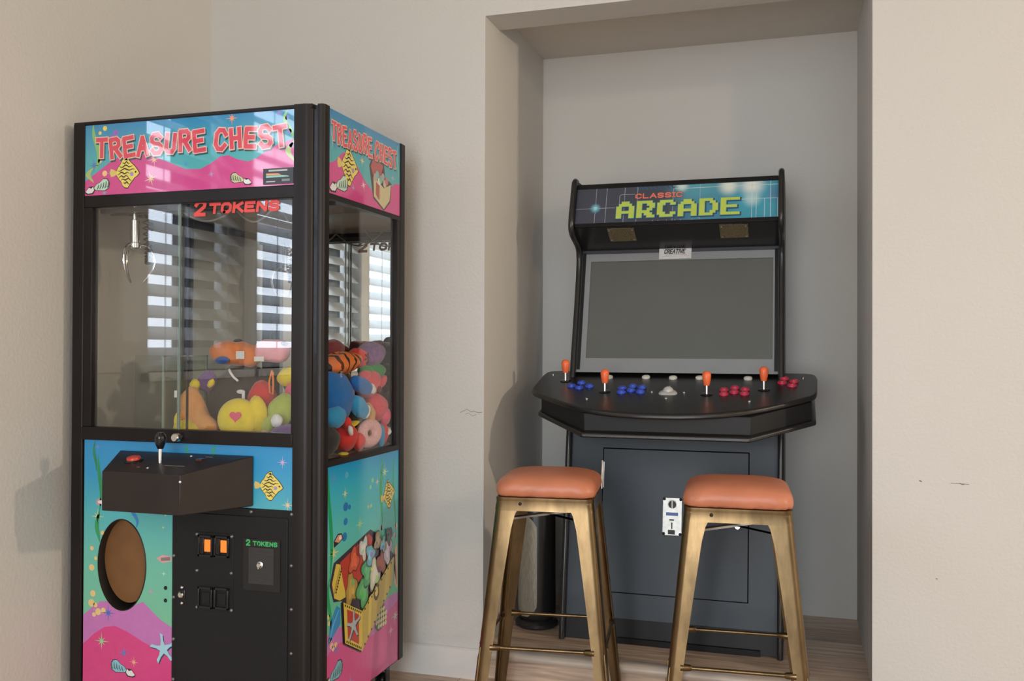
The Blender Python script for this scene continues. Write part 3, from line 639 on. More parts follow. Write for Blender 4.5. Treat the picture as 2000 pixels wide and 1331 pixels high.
A3.draw('bubble_print', [(oval((y, z), q, q*.85, 16), c) for y, z, q, c in ((-.455, .645, .016, (.03, .20, .52)), (-.43, .64, .009, (.03, .20, .52)), (-.455, .60, .013, (.03, .22, .55)), (-.462, .555, .016, (.03, .22, .55)), (-.27, .70, .010, (.25, .65, .45)), (-.285, .68, .008, (.3, .7, .5)), (-.45, .74, .012, (.1, .45, .7)), (-.28, .62, .007, (.5, .7, .4)), (-.55, .27, .010, (.8, .7, .3)), (-.54, .25, .011, (.8, .5, .4)), (-.53, .24, .010, (.8, .55, .45)), (-.515, .245, .010, (.85, .6, .3)), (-.56, .34, .009, (.75, .65, .3)), (-.555, .32, .009, (.75, .65, .3)), (-.20, .535, .010, (.7, .45, .6)), (-.085, .52, .012, (.75, .55, .5)), (-.095, .49, .010, (.7, .5, .55)))], layers=False)
A3.draw('star_print', [(star((y, z), q, 8, .18, ro), c) for y, z, q, c, ro in ((-.53, .74, .028, (.10, .35, .70), PI/2), (-.46, .685, .022, (.75, .75, .35), PI/2), (-.53, .52, .036, (.72, .75, .25), PI/2), (-.36, .575, .030, (.45, .72, .35), PI/2), (-.178, .715, .034, (.50, .78, .45), PI/2), (-.235, .69, .020, (.65, .70, .55), PI/2), (-.30, .62, .016, (.55, .70, .30), PI/2), (-.09, .215, .034, (.45, .55, .50), PI/2), (-.125, .175, .026, (.85, .45, .55), PI/2), (-.51, .23, .024, (.12, .22, .65), PI/2), (-.53, .105, .034, (.45, .60, .25), PI/2), (-.42, .10, .028, (.20, .35, .75), PI/2), (-.10, .42, .024, (.8, .75, .4), PI/2))], layers=False)
A3.draw('fish_print', fish_art((-.152, .637), .105, 1, .15))
A3.draw('small_fish_print', [([(-.53, .555), (-.505, .572), (-.48, .57), (-.47, .552), (-.50, .542), (-.53, .535)], (.03, .03, .03)), ([(-.525, .553), (-.503, .568), (-.482, .566), (-.475, .553), (-.50, .545)], (.75, .35, .25)), (circ((-.49, .558), .007, 10), (.85, .85, .85))])
GOLD, GOLD2 = (.72, .56, .10), (.55, .42, .09)
RED = (.50, .06, .04)
cl = [([(-.475, .365), (-.485, .36), (-.47, .232), (-.349, .17), (-.12, .335), (-.105, .43), (-.12, .44), (-.25, .53), (-.285, .545), (-.53, .49), (-.555, .43), (-.53, .375)], (.05, .04, .06)),
      ([(-.515, .485), (-.54, .43), (-.525, .385), (-.49, .37), (-.43, .372), (-.46, .43), (-.48, .475)], GOLD),
      ([(-.49, .483), (-.295, .533), (-.27, .515), (-.27, .47), (-.35, .40), (-.45, .375), (-.47, .42)], RED),
      ([(-.40, .50), (-.30, .525), (-.29, .50), (-.38, .47)], (.35, .03, .03))]
toyc = [(.45, .30, .08), (.60, .12, .06), (.62, .63, .58), (.12, .42, .15), (.10, .40, .18), (.62, .66, .52), (.18, .45, .60), (.35, .10, .06), (.55, .50, .60), (.10, .10, .10), (.35, .25, .15), (.25, .45, .50)]
tpos = [(-.415, .385, .050), (-.40, .47, .040), (-.335, .495, .036), (-.335, .36, .052), (-.31, .415, .045), (-.255, .395, .048), (-.29, .465, .036), (-.205, .425, .042), (-.165, .455, .045), (-.15, .50, .028), (-.24, .50, .030), (-.20, .48, .025)]
for (y, z, q), c in zip(tpos, toyc):
    lump = lambda k_: [(y+k_*q*.85*(1+.22*math.sin(3*a+40*y)+.13*math.sin(5*a+30*z))*math.cos(a), z+k_*q*(1+.22*math.sin(3*a+40*y)+.13*math.sin(5*a+30*z))*math.sin(a)) for a in [2*PI*j/26 for j in range(26)]]
    cl.append((lump(1.0), tuple(v*.30 for v in c))); cl.append((lump(.88), c)); cl.append((lump(.5), tuple(min(.8, v*1.35) for v in c)))
    for e in range(2):
        rd = random.Random(int(1000*y)*7+e); cl.append((oval((y+q*rd.uniform(-.5, .5), z+q*rd.uniform(-.6, .6)), q*rd.uniform(.1, .3), q*rd.uniform(.12, .3), 9), tuple(min(.8, max(.01, v*rd.choice((.35, .6, 1.5, 1.9)))) for v in c)))
cl += [([(-.478, .362), (-.35, .302), (-.349, .176), (-.466, .236)], GOLD), ([(-.35, .302), (-.115, .425), (-.128, .335), (-.349, .176)], GOLD2), ([(-.455, .335), (-.375, .298), (-.373, .205), (-.448, .245)], RED),
       ([(-.305, .33), (-.285, .34), (-.29, .225), (-.31, .213)], GOLD), (oval((-.25, .335), .020, .026, 16), (.10, .07, .02)), (oval((-.25, .338), .012, .016, 14), GOLD)]
cl.append(([circ((a[0]+(c[0]-a[0])*(k+.5)/9, a[1]+(c[1]-a[1])*(k+.5)/9), .0042, 6) for k in range(9) for (a, c) in (((-.472, .352), (-.356, .298)), ((-.46, .24), (-.354, .186)), ((-.345, .298), (-.125, .412)), ((-.344, .185), (-.135, .335)), ((-.528, .40), (-.49, .47)))], (.05, .03, .01)))
A3.draw('chest_print', cl)
A3.n = len(cl)+5
A3.draw('starfish_print', starfish_art((-.412, .275), .045, (.42, .52, .58), PI/2)); A3.n = 3
A3.draw('coral_print', [([(-.235, .25), (-.25, .22), (-.225, .20), (-.19, .205), (-.165, .215), (-.165, .25), (-.18, .285), (-.21, .285)], (.08, .10, .07))]+[(circ((-.235+.017*(k % 5), .215+.017*(k//5)), .0085, 8), (.62, .60, .36)) for k in range(20) if (k % 5+k//5) % 7 != 0])
A3.draw('shell_print', shell_art((-.512, .165), .085, 1, (.20, .48, .62)))
A3.draw('blue_leaf_print', [([(-.562, .255), (-.55, .32), (-.51, .36), (-.485, .345), (-.485, .30), (-.52, .28)], (.05, .28, .62)), (ribbon([(-.555, .265), (-.53, .31), (-.495, .345)], .004), (.1, .5, .8))])
A3.draw('crab_print', [([(-.10, .44), (-.075, .46), (-.07, .30), (-.10, .33)], (.75, .45, .35)), (ribbon([(-.095, .43), (-.085, .37), (-.078, .32)], .004), (.4, .15, .15))])
# casters
for x in (-1.355, -2.13):
    for y in (-.09, -.56):
        zb_ = -.053; b = MB(); b.lathe([(0, -.014), (.030, -.014), (.036, -.009), (.036, .009), (.030, .014), (0, .014)], (x, y, zb_+.036), 20, (1, 0, 0)); b.box(x-.020, x-.016, y-.016, y+.016, zb_+.03, .056); b.box(x+.016, x+.020, y-.016, y+.016, zb_+.03, .056); b.box(x-.026, x+.026, y-.026, y+.026, .05, .057)
        b.build('caster', gloss_m, cm)
# gantry and claw
gm = pm('gantry_dark', (.07, .07, .07), .4)
b = MB(); b.box(-2.14, -1.33, -.50, -.488, 1.555, 1.572); b.box(-2.14, -1.33, -.545, -.533, 1.555, 1.572); b.build('gantry_rail', gm, cm)
b = MB(); b.box(-2.072, -1.99, -.56, -.475, 1.568, 1.598); b.build('gantry_carriage', gm, cm)
ccx, ccy = -2.031, -.515
b = MB(); b.lathe([(0, 1.568), (.009, 1.568), (.009, 1.535), (.0145, 1.533), (.0145, 1.462), (.018, 1.460), (.018, 1.445), (.008, 1.44), (0, 1.438)][::-1], (ccx, ccy, 0), 20)
cw = b.build('claw', chrome_m, cm)
lab(cw, 'chrome claw hanging open')
for k in range(3):
    a = math.radians(100+120*k+55); ux, uy = math.cos(a), math.sin(a)
    path = [(ccx+ux*q, ccy+uy*q, z) for q, z in ((.012, 1.452), (.030, 1.455), (.046, 1.445), (.056, 1.425), (.058, 1.40), (.052, 1.375), (.040, 1.352), (.026, 1.335))]
    b = MB(); b.tube(path, [.003, .0035, .0038, .004, .004, .0036, .003, .002], 8); b.build('claw_prong', chrome_m, cw)
b = MB(); n = 340; pth = []
for i in range(n):
    t = i/(n-1); s_ = math.sin(PI*t); zz = 1.56-.165*s_; xx = ccx+.02+.028*(t if t < 1 else 1)+.004*math.sin(6*t); a = 2*PI*26*t
    pth.append((xx+.0085*math.cos(a), ccy+.02+.0085*math.sin(a), zz))
b.tube(pth, .0022, 6); lab(b.build('coiled_cord', gloss_m, cm), 'black coiled cord beside the claw')
b = MB()
for (p0, p1, sag) in (((-1.93, -.45, 1.585), (-1.74, -.40, 1.575), .045), ((-1.74, -.40, 1.575), (-1.56, -.44, 1.58), .05), ((-1.60, -.35, 1.585), (-1.46, -.45, 1.575), .06)):
    b.tube([tuple(p0[i]+(p1[i]-p0[i])*k/12-(sag*math.sin(PI*k/12) if i == 2 else 0) for i in range(3)) for k in range(13)], .003, 6)
b.build('loose_cable', pm('cable_grey', (.35, .35, .33), .5), cm)

# ---------------------------------------------------------------- plush prizes
def plush(name, col, var=.08): return pm('plush_'+name, col, .9, var=var, vscale=40, bump=.6, bscale=260, spec=.15, sheen=.35)
P = {k: plush(k, c) for k, c in dict(orange=(.85, .24, .05), pink=(.88, .36, .38), black=(.045, .040, .036), red=(.62, .035, .04), yellow=(.80, .62, .04), peach=(.78, .36, .12), purple=(.14, .06, .24), lime=(.42, .50, .10), white=(.80, .80, .78), hot=(.80, .12, .22), blue=(.02, .17, .55), sky=(.04, .35, .70), green=(.03, .28, .06), tan=(.62, .36, .16), maroon=(.22, .025, .03), violet=(.16, .08, .22), scarlet=(.72, .05, .05), rose=(.72, .10, .13), navy=(.03, .10, .35), donutpink=(.85, .40, .50), grey=(.3, .3, .3)).items()}
TG = 'plush prizes piled inside the claw machine'
tagw = pm('paper_tag', (.78, .78, .75), .7)
def toy(name, label, c, parts):
    """parts: (part name, material, builder function)"""
    t = thing(name, label, 'plush toy', c, TG)
    for pn, m_, fn in parts:
        b = MB(); fn(b); b.build(pn, m_, t, smooth=60)
    return t
E_ = lambda c, r_, rot=(0, 0, 0), pw=1., wob=.045: (lambda b: b.ell(c, r_, rot, pw=pw, wob=wob))
T_ = lambda path, rad: (lambda b: b.tube(path, rad, 14))
toy('plush_toy', 'rounded orange plush with a white paper tag, on top of the pile', (-1.766, -.36, 1.07), [
    ('body', P['orange'], E_((-1.766, -.36, 1.108), (.082, .05, .040), (0, .05, .05), .85)),
    ('tail', P['orange'], E_((-1.70, -.375, 1.10), (.045, .035, .036), (0, .25, 0))),
    ('fin', P['navy'], E_((-1.775, -.412, 1.085), (.026, .012, .013))),
    ('ear', P['black'], E_((-1.752, -.36, 1.147), (.016, .012, .008))),
    ('paper_tag', tagw, lambda b: b.box(-1.722, -1.692, -.415, -.413, 1.09, 1.115))])
toy('plush_toy', 'boxy pink plush at the top right of the pile behind the front glass', (-1.609, -.38, 1.08), [
    ('body', P['pink'], E_((-1.609, -.38, 1.116), (.052, .04, .036), (0, .05, .1), .55)),
    ('ear', P['black'], E_((-1.565, -.39, 1.138), (.016, .012, .008))),
    ('paper_tag', tagw, lambda b: b.box(-1.65, -1.615, -.424, -.422, 1.083, 1.098))])
toy('plush_toy', 'large dark charcoal plush in the middle of the pile', (-1.765, -.34, .79), [
    ('body', P['black'], E_((-1.757, -.33, .932), (.104, .084, .136), (0, .04, .05), .8)),
    ('hanging_loop', tagw, lambda b: b.tube([(-1.75, -.41, 1.055), (-1.735, -.425, 1.045), (-1.72, -.428, 1.03), (-1.705, -.428, 1.02)], .004, 8)),
    ('paper_tag', tagw, lambda b: b.ell((-1.70, -.42, .985), (.016, .004, .007)))])
toy('plush_toy', 'red teardrop plush leaning beside the charcoal one', (-1.616, -.43, .85), [
    ('body', P['red'], E_((-1.616, -.425, .950), (.048, .045, .072), (0, -.2, 0))),
    ('paper_tag', tagw, lambda b: b.box(-1.665, -1.655, -.468, -.466, .95, .985))])
def heart(b, c, s_, nrm_x, up_=Vector((0, 0, 1)), mi=0):
    nrm_ = Vector(nrm_x).normalized(); rt = up_.cross(nrm_).normalized(); u2 = nrm_.cross(rt); pts = []
    for k in range(28):
        t = 2*PI*k/28; x = 16*math.sin(t)**3; y = 13*math.cos(t)-5*math.cos(2*t)-2*math.cos(3*t)-math.cos(4*t)
        pts.append(Vector(c)+rt*(x*s_/17)+u2*(y*s_/17))
    b.prism(pts, [q-nrm_*.004 for q in pts], mi)
ef = Vector((.30, -.95, .12)).normalized()
t = toy('plush_toy', 'round yellow plush with a red heart eye against the front glass', (-1.641, -.51, .86), [
    ('body', P['yellow'], lambda b: (b.lathe([(0, -.028), (.035, -.026), (.056, -.016), (.0635, 0), (.056, .016), (.035, .026), (0, .029)], (-1.640, -.525, .908), 30, tuple(ef)))),
    ('heart_eye', P['hot'], lambda b: heart(b, Vector((-1.640, -.525, .908))+ef*.0315+Vector((.0, 0, .006)), .019, ef)),
    ('side_heart', P['hot'], lambda b: heart(b, Vector((-1.690, -.538, .895))+ef*.012, .015, (-.25, -.95, .1))),
    ('rim', P['yellow'], E_((-1.596, -.495, .915), (.035, .03, .062)))])
toy('plush_toy', 'peach plush with a long curved arm at the left of the pile', (-1.80, -.51, .80), [
    ('body', P['peach'], T_([(-1.822, -.50, 1.0), (-1.828, -.50, .975), (-1.822, -.50, .945), (-1.80, -.508, .915), (-1.77, -.52, .892), (-1.735, -.53, .880), (-1.712, -.535, .876)], [.012, .032, .038, .036, .031, .027, .012])),
    ('foot', P['orange'], E_((-1.838, -.51, .918), (.018, .018, .024))),
    ('paper_tag', tagw, lambda b: b.box(-1.856, -1.84, -.545, -.543, .97, .992))])
toy('plush_toy', 'small dark purple plush with yellow ears behind the peach arm', (-1.829, -.42, .97), [
    ('body', P['purple'], E_((-1.822, -.425, 1.018), (.030, .025, .036), (0, .3, 0))),
    ('ear', P['yellow'], E_((-1.85, -.45, 1.005), (.018, .014, .020))), ('ear', P['yellow'], E_((-1.79, -.45, 1.012), (.010, .010, .016), (0, .6, 0)))])
toy('plush_toy', 'yellow plush in the bottom left corner of the pile beside the clear chute', (-1.83, -.53, .80), [('body', P['yellow'], E_((-1.806, -.545, .862), (.05, .028, .040), (0, .4, 0))), ('arm', P['yellow'], E_((-1.850, -.53, .89), (.012, .02, .036)))])
toy('plush_toy', 'lime green plush with a white nose at the right end of the front window', (-1.53, -.47, .80), [
    ('body', P['lime'], E_((-1.535, -.455, .925), (.042, .038, .062), (0, .35, 0))), ('nose', P['white'], E_((-1.512, -.515, .905), (.019, .014, .020))),
    ('arm', P['lime'], E_((-1.56, -.49, .885), (.022, .02, .042), (0, .6, 0))), ('ear', P['pink'], E_((-1.56, -.505, .86), (.014, .014, .014)))])
toy('plush_toy', 'yellow plush with an orange hanging loop below the pink one', (-1.544, -.40, 1.0), [
    ('body', P['yellow'], E_((-1.537, -.40, 1.036), (.042, .036, .030), (0, -.3, 0))), ('hanging_loop', P['orange'], lambda b: b.tube([(-1.578, -.435, 1.055), (-1.585, -.44, 1.02), (-1.582, -.44, .985), (-1.572, -.44, .98), (-1.57, -.44, 1.01), (-1.574, -.437, 1.05)], .003, 8))])
toy('plush_toy', 'hot pink plush at the right edge of the front window', (-1.520, -.385, .93), [('body', P['hot'], E_((-1.515, -.40, .985), (.034, .03, .036)))])
toy('plush_toy', 'purple plush at the bottom right corner of the front window', (-1.51, -.50, .79), [('body', P['purple'], E_((-1.49, -.50, .858), (.05, .042, .036))), ('paper_tag', tagw, lambda b: b.box(-1.525, -1.50, -.548, -.546, .845, .862))])
# seen through the side glass
tig_m, tnt, tp1, to1 = node_mat('plush_tiger_stripes')
tco = tnt.nodes.new('ShaderNodeTexCoord'); twv = tnt.nodes.new('ShaderNodeTexWave'); twv.inputs['Scale'].default_value = 9; twv.inputs['Distortion'].default_value = 7; twv.inputs['Detail Scale'].default_value = 2.2; twv.bands_direction = 'Y'
tcr = tnt.nodes.new('ShaderNodeValToRGB'); tcr.color_ramp.elements[0].position = .16; tcr.color_ramp.elements[0].color = (.03, .02, .02, 1); tcr.color_ramp.elements[1].position = .22; tcr.color_ramp.elements[1].color = (.85, .22, .05, 1)
tnt.links.new(tco.outputs['Object'], twv.inputs[0]); tnt.links.new(twv.outputs[0], tcr.inputs[0]); tnt.links.new(tcr.outputs[0], tp1.inputs['Base Color']); tp1.inputs['Roughness'].default_value = .9
toy('plush_toy', 'orange plush with black tiger stripes lying along the side glass', (-1.41, -.27, 1.04), [
    ('body', tig_m, E_((-1.405, -.315, 1.078), (.055, .115, .036), (.10, 0, 0))), ('sole', P['scarlet'], E_((-1.398, -.205, 1.092), (.040, .030, .034), (.3, 0, 0))),
    ('sole_mark', P['black'], lambda b: [b.ell((-1.362, -.205, 1.092), (.004, .020, .004), (a, 0, 0)) for a in (.3, 1.3, 2.3)])])
scl = pm('plush_scales', (.20, .10, .26), .8, var=.35, vscale=70, bump=1, bscale=90, sheen=.3)
toy('plush_toy', 'dusty purple scaly plush high at the back of the side window', (-1.39, -.13, 1.05), [('body', scl, E_((-1.385, -.135, 1.105), (.05, .065, .042), (.2, 0, 0)))])
toy('plush_toy', 'dark maroon plush hump behind the tiger-striped one', (-1.47, -.23, 1.05), [('body', P['maroon'], E_((-1.475, -.235, 1.122), (.036, .06, .032)))])
toy('plush_toy', 'small black netted ball at the top of the pile by the corner post', (-1.46, -.315, 1.1), [('body', pm('black_mesh', (.05, .05, .055), .5, var=.5, vscale=150), E_((-1.475, -.335, 1.138), (.03, .03, .030)))])
toy('plush_toy', 'dark green plush between the tiger stripes and the red plush', (-1.38, -.10, 1.0), [('body', P['green'], E_((-1.385, -.125, 1.048), (.045, .06, .030))), ('fin', P['green'], E_((-1.37, -.195, 1.052), (.02, .032, .016)))])
toy('plush_toy', 'red plush with long ears in the middle of the side window', (-1.38, -.17, .95), [
    ('body', P['rose'], E_((-1.375, -.175, 1.008), (.042, .062, .046), (.4, 0, 0))), ('ear', P['rose'], E_((-1.358, -.105, 1.012), (.018, .036, .017), (.5, 0, 0))), ('ear', P['rose'], E_((-1.36, -.23, 1.035), (.02, .035, .016), (.3, 0, 0))), ('nose', P['maroon'], E_((-1.332, -.175, .99), (.008, .012, .01)))])
toy('plush_toy', 'rosy red plush lump low at the back of the side window', (-1.38, -.10, .86), [('body', P['rose'], E_((-1.375, -.125, .925), (.045, .055, .048))), ('foot', P['hot'], E_((-1.348, -.095, .895), (.02, .03, .03)))])
toy('plush_toy', 'big blue plush with white-tipped flippers pressed to the side glass', (-1.39, -.34, .87), [
    ('body', P['blue'], E_((-1.385, -.385, .972), (.048, .095, .078), (-.35, 0, 0))), ('flipper', P['blue'], E_((-1.352, -.265, 1.005), (.022, .075, .026), (-.28, 0, 0))), ('flipper_tip', P['white'], E_((-1.345, -.208, .992), (.015, .022, .016), (-.6, 0, 0))),
    ('flipper', P['sky'], E_((-1.350, -.285, .935), (.022, .06, .032), (-.5, 0, 0))), ('flipper_tip', P['white'], E_((-1.345, -.245, .918), (.014, .025, .014), (.9, 0, 0))), ('belly', P['sky'], E_((-1.36, -.43, .915), (.028, .05, .035)))])
def torus(b, c, R_, r_, ax, mi=0, lo=0, hi=2*PI, n=30, m=12):
    q = Vector((0, 0, 1)).rotation_difference(Vector(ax).normalized()); rs = []
    for i in range(n):
        a = 2*PI*i/n; ring = []
        for k in range(m):
            e = lo+(hi-lo)*k/(m-1 if hi-lo < 6 else m)
            ring.append(Vector(c)+q @ Vector(((R_+r_*math.cos(e))*math.cos(a), (R_+r_*math.cos(e))*math.sin(a)*1.3, r_*math.sin(e))))
        rs.append(ring)
    rs.append(rs[0]); b.rings(rs, caps=False, closed=hi-lo > 6, mi=mi)
spr = pm('donut_icing', (.78, .45, .47), .7, var=.16, vscale=160)
dax = (.95, -.25, .12)
toy('plush_toy', 'doughnut plush with pink sprinkled icing at the foot of the side glass', (-1.345, -.235, .79), [
    ('dough', P['tan'], lambda b: torus(b, (-1.350, -.222, .846), .028, .018, dax)), ('icing', spr, lambda b: torus(b, (-1.348, -.2225, .8463), .028, .0195, dax, lo=.25, hi=PI-.25))])
toy('plush_toy', 'bright red plush with a small white fang low beside the doughnut', (-1.37, -.33, .79), [
    ('body', P['scarlet'], E_((-1.375, -.335, .843), (.038, .05, .046))), ('arm', P['scarlet'], E_((-1.348, -.29, .825), (.02, .024, .028))), ('fang', P['white'], E_((-1.335, -.375, .868), (.008, .010, .018), (.5, 0, 0))), ('horn', P['scarlet'], E_((-1.35, -.37, .89), (.015, .016, .024), (.4, 0, 0)))])
toy('plush_toy', 'black plush in the bottom front corner of the side window', (-1.38, -.45, .79), [('body', P['black'], E_((-1.385, -.445, .843), (.045, .045, .046))), ('foot', P['yellow'], E_((-1.345, -.405, .798), (.016, .02, .006)))])
toy('plush_toy', 'small blue plush behind the doughnut', (-1.38, -.13, .79), [('body', P['navy'], E_((-1.378, -.155, .838), (.034, .028, .043))), ('stripe', P['sky'], E_((-1.345, -.13, .83), (.012, .014, .04)))])
toy('plush_toy', 'red and white plush in the bottom back corner of the side window', (-1.37, -.08, .79), [('body', P['scarlet'], E_((-1.365, -.100, .836), (.034, .027, .041))), ('band', P['white'], E_((-1.345, -.088, .842), (.02, .022, .012), (.5, 0, 0)))])
toy('plush_toy', 'tan plush leg bent over the doughnut', (-1.36, -.21, .87), [('body', P['tan'], T_([(-1.365, -.245, .935), (-1.355, -.215, .932), (-1.35, -.20, .912), (-1.35, -.205, .888), (-1.352, -.225, .882)], [.01, .016, .018, .016, .01]))])
toy('plush_toy', 'black plush mask with yellow edge squeezed under the blue flippers', (-1.38, -.27, .87), [('body', P['black'], E_((-1.372, -.272, .905), (.03, .035, .024), (.2, 0, 0))), ('edge', P['yellow'], E_((-1.362, -.30, .885), (.016, .03, .008), (.3, 0, 0)))])
# fill between the two fronts, glimpsed over and through the pile and in the mirror
for (nm, lb, c, r_, col) in (('plush_toy', 'green plush deep in the pile near the mirror', (-1.62, -.16, .87), (.075, .06, .07), 'green'), ('plush_toy', 'violet plush deep in the pile behind the charcoal one', (-1.80, -.17, .87), (.08, .06, .07), 'violet'), ('plush_toy', 'sky blue plush lying in the centre of the pile', (-1.56, -.30, .87), (.07, .07, .07), 'sky'), ('plush_toy', 'tan plush on top of the pile close to the mirror', (-1.62, -.17, 1.0), (.07, .055, .055), 'tan')):
    toy(nm, lb, (c[0], c[1], c[2]-r_[2]), [('body', P[col], E_(c, r_, (0, 0, 0), 1, .05))])

# claw machine and toys scaled down about the camera position, same outline in view
MK, MOFF = .955, Vector((0, -.135, .0507))
for o in list(COL.objects):
    if o.parent is None and (o is cm or o.get('category') == 'plush toy'):
        o.location = o.location*MK+MOFF; o.scale = (MK, MK, MK)

# ---------------------------------------------------------------- arcade cabinet
ab_m = pm('arcade_black_laminate', (.012, .012, .013), .42, spec=.22, var=.1, vscale=5, bump=.12, bscale=420)
af_m = pm('arcade_front_laminate', (.028, .042, .060), .46, var=.12, vscale=4, bump=.15, bscale=420)  # bluish sheen of the black front is put into this tint
tm_m = pm('t_molding', (.02, .02, .021), .22)
bx0, bx1 = -.805, -.046
ac = thing('arcade_cabinet', 'black upright arcade cabinet with a CLASSIC ARCADE sign in the wall niche', 'arcade machine', (-.43, .45, STEP))
prof = [(.192, STEP+.002), (.192, STEP+.03), (.245, .47), (.285, .76), (.31, .90), (.345, 1.04), (.375, 1.15), (.41, 1.28), (.440, 1.40), (.449, 1.46), (.444, 1.492), (.425, 1.512), (.375, 1.530), (.335, 1.545), (.316, 1.562), (.312, 1.58), (.318, 1.61), (.361, 1.73), (.368, 1.745), (.380, 1.752), (.40, 1.752), (.60, 1.752), (.72, 1.70), (.735, 1.2), (.735, STEP+.002)]
for xa, xb in ((bx0, bx0+.019), (bx1-.019, bx1)):
    b = MB(); b.prism([(xa, y, z) for y, z in prof], [(xb, y, z) for y, z in prof]); sd = b.build('side_panel', ab_m, ac, bevel=.003)
    b = MB(); xm = (xa+xb)/2
    b.tube([(xm, y, z) for y, z in prof[:21]], .0105, 10); b.build('edge_molding', tm_m, sd, smooth=60)
ix0, ix1 = bx0+.019, bx1-.019
b = MB(); bp = [(.415, 1.735), (.70, 1.735), (.72, 1.65), (.72, STEP+.02), (.24, STEP+.02), (.30, .47), (.34, .80), (.40, 1.0), (.50, 1.45), (.49, 1.53), (.40, 1.60)]
b.prism([(ix0+.001, y, z) for y, z in bp], [(ix1-.001, y, z) for y, z in bp]); b.build('cabinet_body', ab_m, ac)
def lowY(z): return .296+(z-.81)*(.19-.296)/(.105-.81)
def lowbox(b, x0, x1, z0, z1, out, th, mi=0):
    b.prism([(x0, lowY(z0)-out, z0), (x1, lowY(z0)-out, z0), (x1, lowY(z1)-out, z1), (x0, lowY(z1)-out, z1)], [(x0, lowY(z0)-out+th, z0), (x1, lowY(z0)-out+th, z0), (x1, lowY(z1)-out+th, z1), (x0, lowY(z1)-out+th, z1)], mi); return b
lowbox(MB(), ix0, ix1, .185, .93, -.016, .02).build('front_panel', af_m, ac)
lowbox(MB(), ix0, ix1, STEP+.004, .185, -.020, .02).build('kick_plate', ab_m, ac)
MB().box(-.60, -.12, .20, .55, STEP, STEP+.02).build('foot_plate', ab_m, ac)
b = MB(); lowbox(b, -.671, -.159, .270, .770, -.0135, .004); lowbox(b, -.668, -.162, .273, .767, -.0115, .004, 1)
ad = b.build('access_door', [pm('seam_black', (.004, .004, .005), .9, spec=.05), af_m], ac, bevel=.001)
b = MB(); b.tube([(-.672, lowY(.625)+.008, .625), (-.672, lowY(.725)+.008, .725)], .0042, 8); lowbox(b, -.676, -.664, .63, .72, -.010, .002); b.build('hinge', steel_m, ad)
b = MB(); b.lathe([(0, .008), (.009, .008), (.0115, .005), (.012, 0)][::-1], (-.197, lowY(.521)+.0115, .521), 18, (0, -1, 0)); lab(b.build('door_lock', chrome_m, ad), 'round chrome lock')
# coin mech plate
silv = pm('coin_plate_silver', (.42, .42, .41), .35, .6, var=.15, vscale=60)
b = MB(); lowbox(b, -.452, -.385, .478, .606, -.0075, .004); cp = b.build('coin_plate', silv, ad, bevel=.001)
b = MB(); cc_ = (-.419, lowY(.583)+.0075, .583)
b.lathe([(.016, 0), (.016, .0015), (0, .0016)], cc_, 24, (0, -1, 0)); b.lathe([(.0135, 0), (.0135, .0022), (0, .0023)], cc_, 24, (0, -1, 0), 1); b.box(-.4215, -.4165, cc_[1]-.0035, cc_[1], .569, .597)
b.box(-.421, -.417, lowY(.515)+.004, lowY(.515)+.0075, .500, .522, 1); b.box(-.432, -.408, lowY(.49)+.0035, lowY(.49)+.0073, .482, .497, 1); b.box(-.428, -.412, lowY(.53)+.003, lowY(.53)+.0072, .529, .533, 1)
for x in (-.447, -.390):
    for z in (.483, .601): b.lathe(dome, (x, lowY(z)+.0075, z), 8, (0, -1, 0), 1)
b.build('coin_entry', [silv, gloss_m], cp)
b = MB(); lowbox(b, -.440, -.398, .545, .556, -.0068, .002); b.build('blue_sticker', pm('sticker_blue', (.06, .14, .45), .4), cp, smooth=0)
# marquee
mqY = lambda z: .330+(z-1.586)*(.379-.330)/(1.718-1.586)
mz_, mzt = 1.5835, 1.722
m_, nt_, p_, o_ = node_mat('marquee_circuit_print')
co = nt_.nodes.new('ShaderNodeTexCoord')
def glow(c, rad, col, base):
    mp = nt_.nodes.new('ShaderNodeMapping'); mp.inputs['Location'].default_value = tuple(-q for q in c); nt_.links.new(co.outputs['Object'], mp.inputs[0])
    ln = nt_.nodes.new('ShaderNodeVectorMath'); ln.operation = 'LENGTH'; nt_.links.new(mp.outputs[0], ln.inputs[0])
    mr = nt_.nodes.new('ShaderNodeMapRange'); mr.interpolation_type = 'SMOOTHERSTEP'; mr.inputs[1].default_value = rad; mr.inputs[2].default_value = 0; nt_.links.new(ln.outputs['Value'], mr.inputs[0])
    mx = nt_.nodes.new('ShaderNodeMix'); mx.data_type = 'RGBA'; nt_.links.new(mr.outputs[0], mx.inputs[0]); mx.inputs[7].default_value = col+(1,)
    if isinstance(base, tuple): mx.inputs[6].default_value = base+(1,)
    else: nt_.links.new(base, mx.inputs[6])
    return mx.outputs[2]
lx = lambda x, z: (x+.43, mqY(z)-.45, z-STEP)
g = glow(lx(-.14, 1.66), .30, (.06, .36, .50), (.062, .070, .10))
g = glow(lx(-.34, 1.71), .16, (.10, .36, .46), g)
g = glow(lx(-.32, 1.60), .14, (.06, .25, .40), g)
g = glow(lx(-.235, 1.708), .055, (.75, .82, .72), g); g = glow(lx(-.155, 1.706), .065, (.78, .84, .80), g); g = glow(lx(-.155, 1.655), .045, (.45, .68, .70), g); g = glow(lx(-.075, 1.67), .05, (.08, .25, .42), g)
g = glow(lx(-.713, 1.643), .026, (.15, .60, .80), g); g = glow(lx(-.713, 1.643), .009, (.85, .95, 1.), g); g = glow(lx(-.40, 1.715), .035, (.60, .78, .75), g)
nt_.links.new(g, p_.inputs['Base Color']); p_.inputs['Roughness'].default_value = .12
